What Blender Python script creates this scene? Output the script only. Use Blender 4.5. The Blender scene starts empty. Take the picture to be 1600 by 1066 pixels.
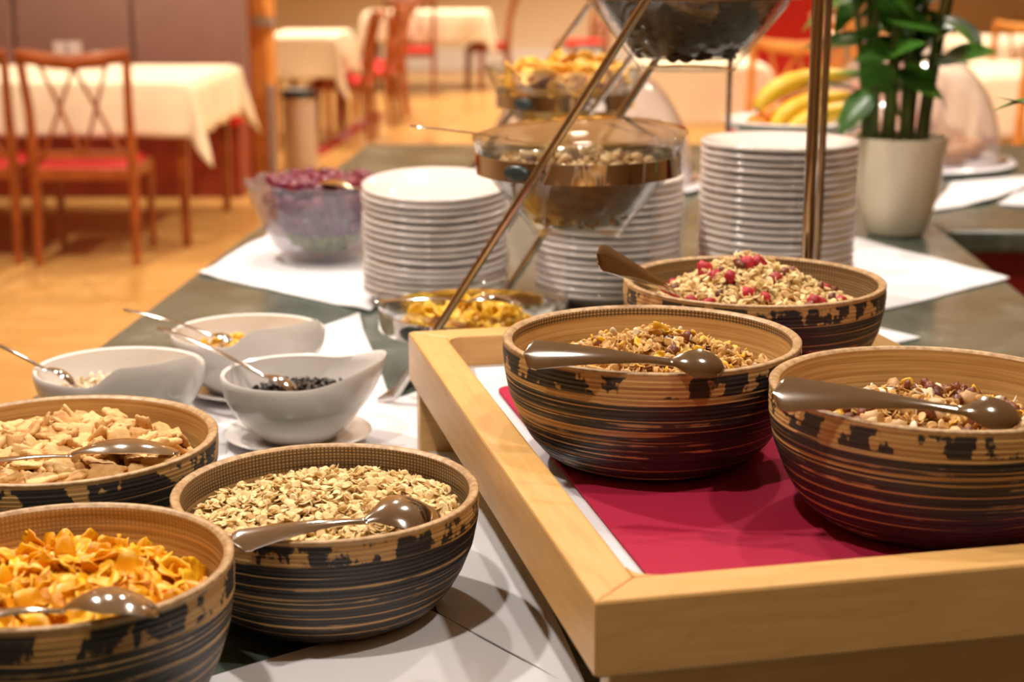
import bpy, math, random
from mathutils import Vector, Matrix, Euler, noise
R = math.radians
rnd = random.Random(7)
scene = bpy.context.scene
col = scene.collection

# ------------------------------------------------------------------ camera
CAM_H, PITCH, FPX = 1.38, R(13.6), 2500.0
cam = bpy.data.cameras.new('camera'); cam_o = bpy.data.objects.new('camera', cam); col.objects.link(cam_o)
cam_o.location = (0, 0, CAM_H); cam_o.rotation_euler = (R(90) - PITCH, 0, 0)
cam.sensor_width = 36; cam.lens = FPX / 1600 * 36; cam.clip_start = .02; cam.clip_end = 80
cam.dof.use_dof = True; cam.dof.focus_distance = 1.36; cam.dof.aperture_fstop = 5.6
scene.camera = cam_o

# ------------------------------------------------------------------ world and exposure
w = bpy.data.worlds.new('world'); scene.world = w; w.use_nodes = True
w.node_tree.nodes['Background'].inputs[0].default_value = (1.0, .90, .79, 1)
w.node_tree.nodes['Background'].inputs[1].default_value = .0
vs = scene.view_settings
vs.view_transform = 'Standard'; vs.look = 'None'; vs.gamma = 1; vs.exposure = .46
try: vs.use_curve_mapping = False
except Exception: pass

# ceiling lamps: (x, y, power, radius)
CEIL = 2.95
LAMPS = [(-1.15, 2.35, 34, .045), (-.55, 2.75, 17, .045), (.75, 2.55, 15, .045), (-.5, .55, 20, .045), (.9, .7, 14, .045),
         (.1, 3.6, 15, .045), (1.6, 4.2, 26, .045),
         (-2.2, 5.6, 60, .06), (.2, 6.2, 60, .06), (2.4, 6.4, 60, .06), (-2.0, 8.6, 60, .06), (.3, 9.4, 70, .06), (2.5, 9.6, 70, .06),
         (-1.8, 12.4, 90, .06), (.5, 13.4, 90, .06), (-1.4, 16.4, 110, .06), (1.2, 17.2, 110, .06), (3.6, 13.0, 90, .06)]
WARM = (1.0, .86, .70)

# ------------------------------------------------------------------ pixel helpers (1600 x 1066)
FW = Vector((0, math.cos(PITCH), -math.sin(PITCH))); UP = Vector((0, math.sin(PITCH), math.cos(PITCH))); RT = Vector((1, 0, 0))
CO = Vector((0, 0, CAM_H))
def ray(u, v): return RT * ((u - 800) / FPX) + UP * ((533 - v) / FPX) + FW
def P(u, v, z):
    d = ray(u, v); return CO + d * ((z - CAM_H) / d.z)
def onY(u, v, y):
    d = ray(u, v); return CO + d * (y / d.y)

# ------------------------------------------------------------------ mesh builder
class MB:
    def __init__(s): s.v = []; s.f = []
    def add(s, vs, fs):
        o = len(s.v); s.v += [tuple(p) for p in vs]; s.f += [tuple(i + o for i in f) for f in fs]; return s
    def box(s, c, d, M=None):
        x, y, z = d[0] / 2, d[1] / 2, d[2] / 2
        pts = [Vector((sx * x, sy * y, sz * z)) for sz in (-1, 1) for sy in (-1, 1) for sx in (-1, 1)]
        if M: pts = [M @ p for p in pts]
        pts = [p + Vector(c) for p in pts]
        return s.add(pts, [(0, 2, 3, 1), (4, 5, 7, 6), (0, 1, 5, 4), (2, 6, 7, 3), (0, 4, 6, 2), (1, 3, 7, 5)])
    def tube(s, path, r, n=8, caps=True, flat=1.0):
        path = [Vector(p) for p in path]; N = len(path)
        rs = r if isinstance(r, (list, tuple)) else [r] * N
        t0 = (path[1] - path[0]).normalized()
        ref = Vector((0, 0, 1)) if abs(t0.z) < .9 else Vector((1, 0, 0))
        nrm = (ref - t0 * ref.dot(t0)).normalized(); vs = []
        for i, p in enumerate(path):
            t = (path[min(i + 1, N - 1)] - path[max(i - 1, 0)]).normalized()
            nrm = (nrm - t * nrm.dot(t)).normalized(); b = t.cross(nrm)
            for k in range(n):
                a = 2 * math.pi * (k + .5) / n
                vs.append(p + (nrm * math.cos(a) * flat + b * math.sin(a)) * rs[i])
        fs = [(i * n + k, i * n + (k + 1) % n, (i + 1) * n + (k + 1) % n, (i + 1) * n + k) for i in range(N - 1) for k in range(n)]
        if caps: fs += [tuple(reversed(range(n))), tuple((N - 1) * n + k for k in range(n))]
        return s.add(vs, fs)
    def lathe(s, prof, n=64, c=(0, 0, 0), rimf=None):
        """prof: list of (r, z); rimf(i, angle) -> (dr, dz)"""
        vs = []; fs = []; rows = []
        for i, (r, z) in enumerate(prof):
            if r <= 1e-6:
                rows.append([len(vs)]); vs.append(Vector((c[0], c[1], c[2] + z)))
            else:
                row = []
                for k in range(n):
                    a = 2 * math.pi * k / n; dr, dz = rimf(i, a) if rimf else (0, 0)
                    row.append(len(vs)); vs.append(Vector((c[0] + (r + dr) * math.cos(a), c[1] + (r + dr) * math.sin(a), c[2] + z + dz)))
                rows.append(row)
        for a, b in zip(rows, rows[1:]):
            if len(a) == 1 and len(b) == 1: continue
            for k in range(n):
                k2 = (k + 1) % n
                if len(a) == 1: fs.append((a[0], b[k2], b[k]))
                elif len(b) == 1: fs.append((a[k], a[k2], b[0]))
                else: fs.append((a[k], a[k2], b[k2], b[k]))
        return s.add(vs, fs)
    def grid(s, fn, nu, nv, closed=False):
        vs = [fn(i / nu, j / nv) for j in range(nv + 1) for i in range(nu + 1)]
        fs = [(j * (nu + 1) + i, j * (nu + 1) + i + 1, (j + 1) * (nu + 1) + i + 1, (j + 1) * (nu + 1) + i) for j in range(nv) for i in range(nu)]
        return s.add(vs, fs)
    def prism(s, pts, z0, z1):
        n = len(pts)
        vs = [(p[0], p[1], z0) for p in pts] + [(p[0], p[1], z1) for p in pts]
        fs = [tuple(reversed(range(n))), tuple(range(n, 2 * n))] + [(i, (i + 1) % n, n + (i + 1) % n, n + i) for i in range(n)]
        return s.add(vs, fs)
    def ball(s, c, r, nu=10, nv=7, M=None, jit=0, seed=0):
        vs = []; rr = r if isinstance(r, (tuple, list)) else (r, r, r); rows = []
        for j in range(nv + 1):
            th = math.pi * j / nv; row = []
            for k in range(1 if j in (0, nv) else nu):
                a = 2 * math.pi * k / nu
                d = Vector((math.sin(th) * math.cos(a), math.sin(th) * math.sin(a), math.cos(th)))
                f = 1 + (jit * noise.noise(d * 1.7 + Vector((seed * 3.1, seed * 1.7, 0))) if jit else 0)
                p = Vector((d.x * rr[0] * f, d.y * rr[1] * f, d.z * rr[2] * f))
                if M: p = M @ p
                row.append(len(vs)); vs.append(p + Vector(c))
            rows.append(row)
        fs = []
        for a, b in zip(rows, rows[1:]):
            for k in range(nu):
                k2 = (k + 1) % nu
                if len(a) == 1: fs.append((a[0], b[k], b[k2]))
                elif len(b) == 1: fs.append((a[k], b[0], a[k2]))
                else: fs.append((a[k], b[k], b[k2], a[k2]))
        return s.add(vs, fs)
    def mesh(s, name, mat=None, smooth=True, sharp=40):
        m = bpy.data.meshes.new(name); m.from_pydata(s.v, [], s.f); m.validate()
        if mat: m.materials.append(mat)
        if smooth:
            m.shade_smooth()
            if sharp: m.set_sharp_from_angle(angle=R(sharp))
        return m
    def build(s, name, mat, parent=None, smooth=True, sharp=40, bevel=0):
        o = bpy.data.objects.new(name, s.mesh(name, mat, smooth, sharp)); col.objects.link(o)
        if parent: o.parent = parent
        if bevel:
            b = o.modifiers.new('bevel', 'BEVEL'); b.width = bevel; b.segments = 2; b.limit_method = 'ANGLE'; b.angle_limit = R(40)
        return o
def tag(o, label, cat, group=None, kind=None):
    o['label'] = label; o['category'] = cat
    if group: o['group'] = group
    if kind: o['kind'] = kind
    return o
def struct(o, label=None, cat=None):
    o['kind'] = 'structure'
    if label: o['label'] = label
    if cat: o['category'] = cat
    return o
def empty(name, loc=(0, 0, 0), rz=0, label=None, cat=None, group=None):
    o = bpy.data.objects.new(name, None); col.objects.link(o); o.location = loc; o.rotation_euler = (0, 0, rz)
    if label: tag(o, label, cat, group)
    return o
def copy_tree(o, parent=None):
    c = o.copy(); col.objects.link(c); c.parent = parent
    for ch in [x for x in KIDS(o)]: copy_tree(ch, c)
    return c
def KIDS(o): return [x for x in col.objects if x.parent == o]
def inst(name, mesh, M, parent=None):
    o = bpy.data.objects.new(name, mesh); col.objects.link(o); o.matrix_world = M
    if parent: o.parent = parent
    return o

# ------------------------------------------------------------------ materials
def mat(name, color, rough=.5, metal=0, **kw):
    m = bpy.data.materials.new(name); m.use_nodes = True; b = m.node_tree.nodes['Principled BSDF']
    b.inputs['Base Color'].default_value = (*color, 1); b.inputs['Roughness'].default_value = rough; b.inputs['Metallic'].default_value = metal
    for k, v in kw.items(): b.inputs[k.replace('_', ' ')].default_value = v
    return m
class NT:
    def __init__(s, m): s.m = m; s.t = m.node_tree; s.b = s.t.nodes['Principled BSDF']
    def n(s, typ, **kw):
        nd = s.t.nodes.new(typ)
        for k, v in kw.items(): setattr(nd, k, v)
        return nd
    def l(s, a, b): s.t.links.new(a, b)
    def coord(s, which='Object', scale=(1, 1, 1)):
        tc = s.n('ShaderNodeTexCoord'); mp = s.n('ShaderNodeMapping'); mp.inputs['Scale'].default_value = scale
        s.l(tc.outputs[which], mp.inputs['Vector']); return mp.outputs[0]
    def noise(s, vec, scale=5, detail=3, rough=.5):
        nd = s.n('ShaderNodeTexNoise'); nd.inputs['Scale'].default_value = scale; nd.inputs['Detail'].default_value = detail; nd.inputs['Roughness'].default_value = rough
        s.l(vec, nd.inputs['Vector']); return nd.outputs['Fac']
    def ramp(s, fac, stops, mode='LINEAR'):
        nd = s.n('ShaderNodeValToRGB'); nd.color_ramp.interpolation = mode; e = nd.color_ramp.elements
        while len(e) < len(stops): e.new(.5)
        for i, (p, c) in enumerate(stops):
            e[i].position = p; e[i].color = (*c, 1) if len(c) == 3 else c
        s.l(fac, nd.inputs[0]); return nd.outputs[0]
    def math(s, op, a, b=None, clamp=False):
        nd = s.n('ShaderNodeMath', operation=op, use_clamp=clamp)
        for i, x in enumerate((a, b)):
            if x is None: continue
            if isinstance(x, (int, float)): nd.inputs[i].default_value = x
            else: s.l(x, nd.inputs[i])
        return nd.outputs[0]
    def mix(s, fac, a, b, blend='MIX'):
        nd = s.n('ShaderNodeMix', data_type='RGBA', blend_type=blend)
        for i, x in ((0, fac), (6, a), (7, b)):
            if isinstance(x, (int, float)): nd.inputs[i].default_value = x
            elif isinstance(x, tuple): nd.inputs[i].default_value = (*x, 1)
            else: s.l(x, nd.inputs[i])
        return nd.outputs[2]
    def bump(s, h, strength=.3, dist=.01):
        nd = s.n('ShaderNodeBump'); nd.inputs['Strength'].default_value = strength; nd.inputs['Distance'].default_value = dist
        s.l(h, nd.inputs['Height']); s.l(nd.outputs[0], s.b.inputs['Normal'])
    def base(s, c): s.l(c, s.b.inputs['Base Color'])
def mottled(name, c1, c2, scale=40, rough=.6, bump=.3, dist=.002, lo=.35, hi=.65, detail=4, **kw):
    m = mat(name, c1, rough, **kw); t = NT(m); v = t.coord('Object'); f = t.noise(v, scale, detail)
    t.base(t.ramp(f, [(lo, c1), (hi, c2)]))
    if bump: t.bump(f, bump, dist)
    return m
def varied(name, c1, c2, scale=60, rough=.6, c3=None, **kw):
    """colour varies from piece to piece (object random) and within the piece"""
    m = mat(name, c1, rough, **kw); t = NT(m); v = t.coord('Object'); f = t.noise(v, scale, 3)
    oi = t.n('ShaderNodeObjectInfo'); g = t.n('ShaderNodeNewGeometry')
    r = t.math('FRACT', t.math('ADD', oi.outputs['Random'], g.outputs['Random Per Island']))
    x = t.math('ADD', t.math('MULTIPLY', f, .55), t.math('MULTIPLY', r, .45))
    stops = [(.2, c1), (.75, c2)] if c3 is None else [(.2, c1), (.5, c2), (.8, c3)]
    t.base(t.ramp(x, stops)); t.bump(f, .25, .0015)
    return m

def bamboo(name, outside, seed, streak):
    """coiled bamboo: charcoal lacquer rubbed through to tan along the coils; Object z runs 0..1 up the wall"""
    m = mat(name, (.1, .08, .06), .42); t = NT(m)
    tc = t.n('ShaderNodeTexCoord'); sep = t.n('ShaderNodeSeparateXYZ'); t.l(tc.outputs['Object'], sep.inputs[0])
    h = t.math('DIVIDE', sep.outputs[2], .108)                      # 0 at the foot, 1 at the rim
    mp = t.n('ShaderNodeMapping'); mp.inputs['Location'].default_value = (seed, seed * .7, seed * .3); mp.inputs['Scale'].default_value = (5, 5, 330); t.l(tc.outputs['Object'], mp.inputs[0])
    fine = t.noise(mp.outputs[0], 1.0, 2, .6)
    mp2 = t.n('ShaderNodeMapping'); mp2.inputs['Location'].default_value = (seed * 1.3, seed, seed); mp2.inputs['Scale'].default_value = (1.6, 1.6, 105); t.l(tc.outputs['Object'], mp2.inputs[0])
    coarse = t.noise(mp2.outputs[0], 1.0, 1, .5)
    mp3 = t.n('ShaderNodeMapping'); mp3.inputs['Location'].default_value = (seed, 2, seed); mp3.inputs['Scale'].default_value = (42, 42, 26); t.l(tc.outputs['Object'], mp3.inputs[0])
    patch = t.noise(mp3.outputs[0], 1.0, 3, .6)
    tan = t.ramp(fine, [(.3, (.38, .19, .05)), (.55, (.58, .335, .115)), (.75, (.68, .43, .17))])
    dark = t.ramp(fine, [(.3, (.012, .009, .008)), (.7, (.055, .044, .038))])
    if outside:
        # rubbed streaks in the body
        s1 = t.ramp(coarse, [(.685 - streak, (0, 0, 0)), (.71 - streak, (1, 1, 1))])
        s2 = t.ramp(t.math('ADD', t.math('MULTIPLY', fine, .75), t.math('MULTIPLY', patch, .25)), [(.585, (0, 0, 0)), (.62, (1, 1, 1))])
        low = t.math('MULTIPLY', s2, t.ramp(h, [(.25, (1, 1, 1)), (.85, (.75, .75, .75))]))
        mp4 = t.n('ShaderNodeMapping'); mp4.inputs['Location'].default_value = (seed, seed, 0); mp4.inputs['Scale'].default_value = (7, 7, 30); t.l(tc.outputs['Object'], mp4.inputs[0])
        wob = t.noise(mp4.outputs[0], 1.0, 2, .5)
        seam = t.math('LESS_THAN', t.math('FRACT', t.math('ADD', t.math('MULTIPLY', h, 11.0), t.math('MULTIPLY', wob, .55))), t.math('MULTIPLY', t.math('SUBTRACT', wob, .35), .75))
        wear = t.math('MAXIMUM', t.math('MAXIMUM', s1, low), t.math('MULTIPLY', seam, .92))
        # rim band: bare tan with black blots
        band = t.ramp(t.math('ADD', h, t.math('MULTIPLY', t.math('SUBTRACT', patch, .5), .05)), [(.80, (0, 0, 0)), (.815, (1, 1, 1))])
        blot = t.ramp(t.math('ADD', patch, t.math('MULTIPLY', fine, .12)), [(.545, (0, 0, 0)), (.575, (1, 1, 1))])
        rim = t.ramp(h, [(.955, (1, 1, 1)), (.975, (0, 0, 0))])
        bandfac = t.math('SUBTRACT', 1.0, t.math('MULTIPLY', t.math('SUBTRACT', 1.0, blot), rim))
        fac = t.mix(band, wear, bandfac)
        wn = t.n('ShaderNodeSeparateColor'); t.l(fac, wn.inputs[0])
        t.base(t.mix(wn.outputs[0], dark, tan))
    else:
        ang = t.math('ARCTAN2', sep.outputs[1], sep.outputs[0])
        dash = t.math('GREATER_THAN', t.math('SINE', t.math('MULTIPLY', ang, 210)), -.35)
        row = t.math('GREATER_THAN', t.math('SINE', t.math('MULTIPLY', sep.outputs[2], 2100)), -.3)
        weave = t.math('MULTIPLY', dash, row)
        up = t.ramp(t.math('ADD', h, t.math('MULTIPLY', t.math('SUBTRACT', coarse, .5), .25)), [(.80 - streak, (0, 0, 0)), (.84 - streak, (1, 1, 1))])
        us = t.n('ShaderNodeSeparateColor'); t.l(up, us.inputs[0])
        k = t.math('MULTIPLY', us.outputs[0], t.math('SUBTRACT', 1.0, weave))
        kk = t.math('MULTIPLY', us.outputs[0], .35 if streak > .03 else .1)
        c = t.mix(t.math('MAXIMUM', kk, t.math('MULTIPLY', k, .9 if streak > .03 or streak < -.05 else .45)), tan, dark)
        t.base(c)
    t.bump(fine, .35, .0012)
    return m

M = {}
def stone():
    m = mat('green_marble', (.1, .12, .1), .16); t = NT(m); v = t.coord('Object'); f = t.noise(v, 9, 6, .62); g = t.noise(v, 70, 3)
    c = t.ramp(f, [(.3, (.022, .036, .028)), (.55, (.075, .10, .078)), (.75, (.20, .22, .18))])
    t.base(t.mix(t.math('MULTIPLY', g, .35), c, (.17, .19, .15))); return m
M['stone'] = stone()
M['red_front'] = mat('red_panel', (.32, .012, .014), .45)
def maple(name, axis, dark=1.0):
    m = mat(name, (.75, .5, .25), .34); t = NT(m); sc = [14, 14, 14]; sc[axis] = 1.6
    v = t.coord('Object', tuple(sc)); f = t.noise(v, 1.6, 3, .5); v2 = t.coord('Object', tuple(x * 9 for x in sc)); g = t.noise(v2, 1.2, 2)
    rings = t.math('FRACT', t.math('MULTIPLY', f, 7)); line = t.ramp(rings, [(0, (1, 1, 1)), (.06, (0, 0, 0)), (.9, (0, 0, 0)), (1, (.7, .7, .7))])
    c = t.ramp(g, [(.3, (.68 * dark, .375 * dark, .115 * dark)), (.7, (.76 * dark, .45 * dark, .165 * dark))])
    t.base(t.mix(t.math('MULTIPLY', line, .22), c, (.42 * dark, .2 * dark, .06 * dark))); return m
M['maple_x'] = maple('maple_across', 0); M['maple_y'] = maple('maple_along', 1)
M['white_plastic'] = mat('white_plastic', (.74, .74, .78), .22)
def cloth(name, c, scale=900, rough=.9, b=.15):
    m = mat(name, c, rough); t = NT(m); v = t.coord('Object'); f = t.noise(v, scale, 2); g = t.noise(v, 6, 3)
    t.base(t.mix(g, tuple(x * .9 for x in c), tuple(min(1, x * 1.07) for x in c))); t.bump(f, b, .0006); return m
M['felt'] = cloth('crimson_felt', (.40, .003, .040), 1200)
M['napkin'] = cloth('white_napkin', (.78, .77, .80), 700)
M['seat_red'] = cloth('red_upholstery', (.52, .012, .010), 200)
M['linen'] = cloth('cream_linen', (.80, .69, .50), 150)
M['porcelain'] = mat('porcelain', (.82, .775, .74), .10, Coat_Weight=.3)
M['plate'] = mat('plate_glaze', (.72, .645, .60), .12)
M['steel'] = mat('polished_steel', (.62, .585, .55), .10, 1)
M['chrome'] = mat('mirror_chrome', (.72, .69, .66), .06, 1)
M['gold_steel'] = mat('golden_steel', (.85, .66, .36), .18, 1)
def glass(name, tint=(1, 1, 1), refl=1.0, rough=.02, haze=0, hz=(.8, .8, .85)):
    m = bpy.data.materials.new(name); m.use_nodes = True; t = m.node_tree; t.nodes.clear()
    out = t.nodes.new('ShaderNodeOutputMaterial'); mx = t.nodes.new('ShaderNodeMixShader'); fr = t.nodes.new('ShaderNodeFresnel'); fr.inputs[0].default_value = 1.5
    tr = t.nodes.new('ShaderNodeBsdfTransparent'); tr.inputs[0].default_value = (*tint, 1)
    gl = t.nodes.new('ShaderNodeBsdfGlossy'); gl.inputs['Roughness'].default_value = rough
    ml = t.nodes.new('ShaderNodeMath'); ml.operation = 'MULTIPLY'; ml.inputs[1].default_value = refl; ml.use_clamp = True
    ge = t.nodes.new('ShaderNodeNewGeometry'); ma = t.nodes.new('ShaderNodeMath'); ma.operation = 'MULTIPLY_ADD'; ma.inputs[1].default_value = 1 / 1.5 - 1.5; ma.inputs[2].default_value = 1.5
    t.links.new(ge.outputs['Backfacing'], ma.inputs[0]); t.links.new(ma.outputs[0], fr.inputs[0])      # a thin wall reflects alike from both sides
    t.links.new(fr.outputs[0], ml.inputs[0]); t.links.new(ml.outputs[0], mx.inputs[0])
    src = tr.outputs[0]
    if haze:
        m2 = t.nodes.new('ShaderNodeMixShader'); m2.inputs[0].default_value = haze; d = t.nodes.new('ShaderNodeBsdfDiffuse'); d.inputs[0].default_value = (*hz, 1)
        t.links.new(tr.outputs[0], m2.inputs[1]); t.links.new(d.outputs[0], m2.inputs[2]); src = m2.outputs[0]
    t.links.new(src, mx.inputs[1]); t.links.new(gl.outputs[0], mx.inputs[2]); t.links.new(mx.outputs[0], out.inputs[0]); return m
M['glass'] = glass('clear_glass', (.95, .96, .95), 1.3)
M['acrylic'] = glass('clear_acrylic', (.97, .96, .97), 1.8, .10, .20, (.85, .78, .82))
M['frosted'] = glass('frosted_glass', (.93, .93, .96), 1.3, .08, .11, (.62, .58, .68))
M['grip'] = mat('green_black_rubber', (.03, .045, .045), .35)
M['wood_bg'] = mottled('cherry_wood', (.23, .046, .007), (.34, .082, .014), 12, .35, 0)
M['wood_or'] = mottled('orange_beech', (.60, .23, .045), (.72, .32, .08), 10, .35, 0)
M['mahogany'] = mottled('mahogany', (.20, .022, .010), (.28, .035, .014), 8, .4, 0)
M['brown_uph'] = cloth('brown_upholstery', (.225, .125, .095), 120)
M['cream_wall'] = mat('cream_wall', (.80, .66, .47), .8)
M['white_paint'] = mat('white_paint', (.82, .78, .72), .6)
M['red_wall'] = mat('red_wall', (.50, .006, .006), .6)
M['ceiling'] = mat('ceiling_paint', (.80, .74, .66), .9)
M['bin_body'] = mat('beige_metal', (.50, .41, .35), .4, .3)
M['black'] = mat('black_plastic', (.02, .02, .02), .35)
M['grey_metal'] = mat('grey_metal', (.35, .32, .28), .35, .6)
def floor_mat():
    m = mat('honey_parquet', (.6, .35, .12), .24); t = NT(m); v = t.coord('Object', (1.2, .5, 1)); f = t.noise(v, 2.5, 5); br = t.n('ShaderNodeTexBrick')
    br.inputs['Scale'].default_value = 3.0; br.inputs['Mortar Size'].default_value = .004; br.inputs['Color1'].default_value = (.48, .275, .080, 1); br.inputs['Color2'].default_value = (.60, .37, .13, 1); br.inputs['Mortar'].default_value = (.3, .14, .04, 1)
    v2 = t.coord('Object'); t.l(v2, br.inputs['Vector'])
    t.base(t.mix(t.math('MULTIPLY', f, .7), br.outputs[0], (.44, .215, .055))); return m
M['floor'] = floor_mat()
M['pot'] = mat('cream_ceramic', (.72, .62, .45), .28)
M['stem'] = mottled('green_stem', (.06, .11, .02), (.13, .17, .045), 30, .4, 0)
M['leaf'] = mottled('green_leaf', (.035, .12, .012), (.07, .22, .025), 14, .3, 0)
M['soil'] = mottled('potting_soil', (.03, .02, .012), (.08, .055, .03), 90, .9, .6, .004)
M['banana'] = mottled('banana_skin', (.72, .42, .02), (.82, .56, .04), 14, .4, 0)
M['banana_tip'] = mat('banana_tip', (.12, .09, .02), .6)
M['orange'] = mottled('orange_peel', (.85, .22, .01), (.9, .30, .02), 60, .4, .3)
M['grape_red'] = varied('red_grape', (.055, .004, .012), (.20, .014, .03), 30, .2, (.10, .010, .05))
M['grape_green'] = mat('green_grape', (.32, .42, .07), .22)
M['oat'] = varied('rolled_oat', (.60, .36, .125), (.80, .56, .24), 90, .65, (.88, .70, .38))
M['oat_dark'] = varied('toasted_oat', (.42, .19, .035), (.64, .35, .095), 90, .6, (.76, .50, .19))
M['cornflake'] = varied('cornflake', (.74, .27, .002), (.90, .43, .004), 50, .45, (.95, .54, .012))
M['crisp'] = varied('cinnamon_crisp', (.48, .21, .05), (.74, .44, .155), 260, .7, (.82, .56, .25))
M['raisin'] = varied('raisin', (.10, .022, .008), (.24, .06, .02), 120, .4)
M['raisin_dark'] = varied('dark_raisin', (.012, .008, .006), (.05, .03, .02), 120, .3)
M['berry'] = varied('raspberry', (.34, .010, .018), (.55, .02, .035), 240, .5)
M['yellow'] = varied('yellow_flake', (.75, .36, .01), (.88, .52, .03), 70, .5)
M['almond'] = varied('almond_flake', (.72, .54, .33), (.85, .72, .52), 60, .5)
M['nut'] = varied('pale_nut', (.55, .31, .12), (.75, .52, .26), 60, .45)
M['choc'] = varied('chocolate_flake', (.022, .010, .006), (.075, .035, .022), 60, .4, (.11, .06, .045))
M['chip'] = varied('banana_chip', (.80, .40, .012), (.92, .60, .05), 50, .45)
M['mango'] = varied('dried_mango', (.74, .34, .03), (.86, .48, .06), 40, .45)
M['pastry'] = mottled('pastry', (.45, .17, .05), (.68, .36, .14), 30, .5, .3)
M['lamp'] = mat('lamp_glow', (1, .9, .75), .5); b = M['lamp'].node_tree.nodes['Principled BSDF']; b.inputs['Emission Color'].default_value = (1, .86, .68, 1); b.inputs['Emission Strength'].default_value = 18

# ================================================================== the setting
o = MB().box((1.0, 9.5, -.05), (16, 25, .1)).build('floor', M['floor']); struct(o)
o = MB().box((1.0, 9.5, CEIL + .06), (16, 25, .1)).build('ceiling', M['ceiling']); struct(o)
o = MB().box((1.0, 20.1, 1.45), (16, .12, 3.0)).build('wall_back', M['cream_wall']); struct(o)
o = MB().box((1.0, 20.02, .12), (16, .04, .24)).build('baseboard_back', M['white_paint']); struct(o)
o = MB().box((-5.6, 8.5, 1.45), (.12, 23.2, 3.0)).build('wall_left', M['cream_wall']); struct(o)
o = MB().box((7.0, 8.5, 1.45), (.12, 23.2, 3.0)).build('wall_right', M['cream_wall']); struct(o)
o = MB().box((.7, -2.9, 1.45), (12.72, .12, 3.0)).build('wall_front', M['cream_wall']); struct(o)
# red wall panel
a = onY(1175, 60, 13.0); b_ = onY(1297, 60, 13.0)
o = MB().box(((a.x + b_.x) / 2, 13.05, 1.45), (b_.x - a.x, .12, 2.9)).build('wall_red', M['red_wall']); struct(o)
# red strip along the aisle
p0, p1 = P(494, 243, 0), P(592, 180, 0)
o = MB().prism([(p0.x - .05, p0.y), (p0.x + .05, p0.y), (p1.x + .05, p1.y), (p1.x - .05, p1.y)], 0, .02).build('trim_1', mat('dark_red_strip', (.28, .012, .008), .5)); struct(o)

for i, (x, y, pw, rad) in enumerate(LAMPS):
    o = empty('ceiling_spotlight_offscreen', (x, y, CEIL + .01), 0, 'round recessed downlight in the cream ceiling', 'ceiling light', 'recessed downlights')
    MB().lathe([(.055, 0), (.075, -.006), (.075, .004)], 24).build('trim_ring', M['white_paint'], o)
    MB().lathe([(0, -.001), (.055, -.001)], 24).build('lens', M['lamp'], o)
    L = bpy.data.lights.new('spot_offscreen', 'SPOT'); L.energy = pw * (3.1 if y < 5 else 3.9); L.color = WARM if y > 5 else (1, .91, .81); L.shadow_soft_size = rad; L.spot_size = R(130); L.spot_blend = .7
    lo = bpy.data.objects.new('spot_offscreen', L); col.objects.link(lo); lo.parent = o; lo.location = (0, 0, -.03)

# ------------------------------------------------------------------ buffet counters
T = .85
ctr = empty('buffet_counter', (.1, 1.9, 0), 0, 'long buffet counter topped with polished green marble, below the wooden bowls', 'counter')
def loc(o, base): o.location = tuple(-x for x in base)
Lx = lambda y: -.716 + .0655 * y          # left and right edges of the top
Rx = lambda y: .70 + .048 * y
top_pts = [(Lx(.35), .35), (Rx(.35), .35), (Rx(3.30), 3.30), (Rx(3.30), 4.6), (Lx(4.6), 4.6)]
o = MB().prism(top_pts, T - .045, T).build('worktop', M['stone'], ctr, smooth=False, bevel=.006); loc(o, ctr.location)
base_pts = [(Lx(.35) + .06, .42), (Rx(.35) - .06, .42), (Rx(3.3) - .06, 3.3), (Rx(3.3) - .06, 4.54), (Lx(4.6) + .06, 4.54)]
o = MB().prism(base_pts, 0, T - .045).build('cabinet_body', M['mahogany'], ctr, smooth=False); loc(o, ctr.location)
c2 = empty('buffet_counter', (2.2, 3.9, 0), 0, 'second green marble counter with dark edge and red front beyond the plant pot', 'counter')
o = MB().prism([(Rx(3.3) + .003, 3.12), (3.4, 3.12), (3.4, 4.6), (Rx(3.3) + .003, 4.6)], T - .048, T - .002).build('worktop', M['stone'], c2, smooth=False, bevel=.012); loc(o, c2.location)
o = MB().prism([(Rx(3.3) + .02, 3.2), (3.35, 3.2), (3.35, 4.55), (Rx(3.3) + .02, 4.55)], 0, T - .048).build('red_front', M['red_front'], c2, smooth=False); loc(o, c2.location)

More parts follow.
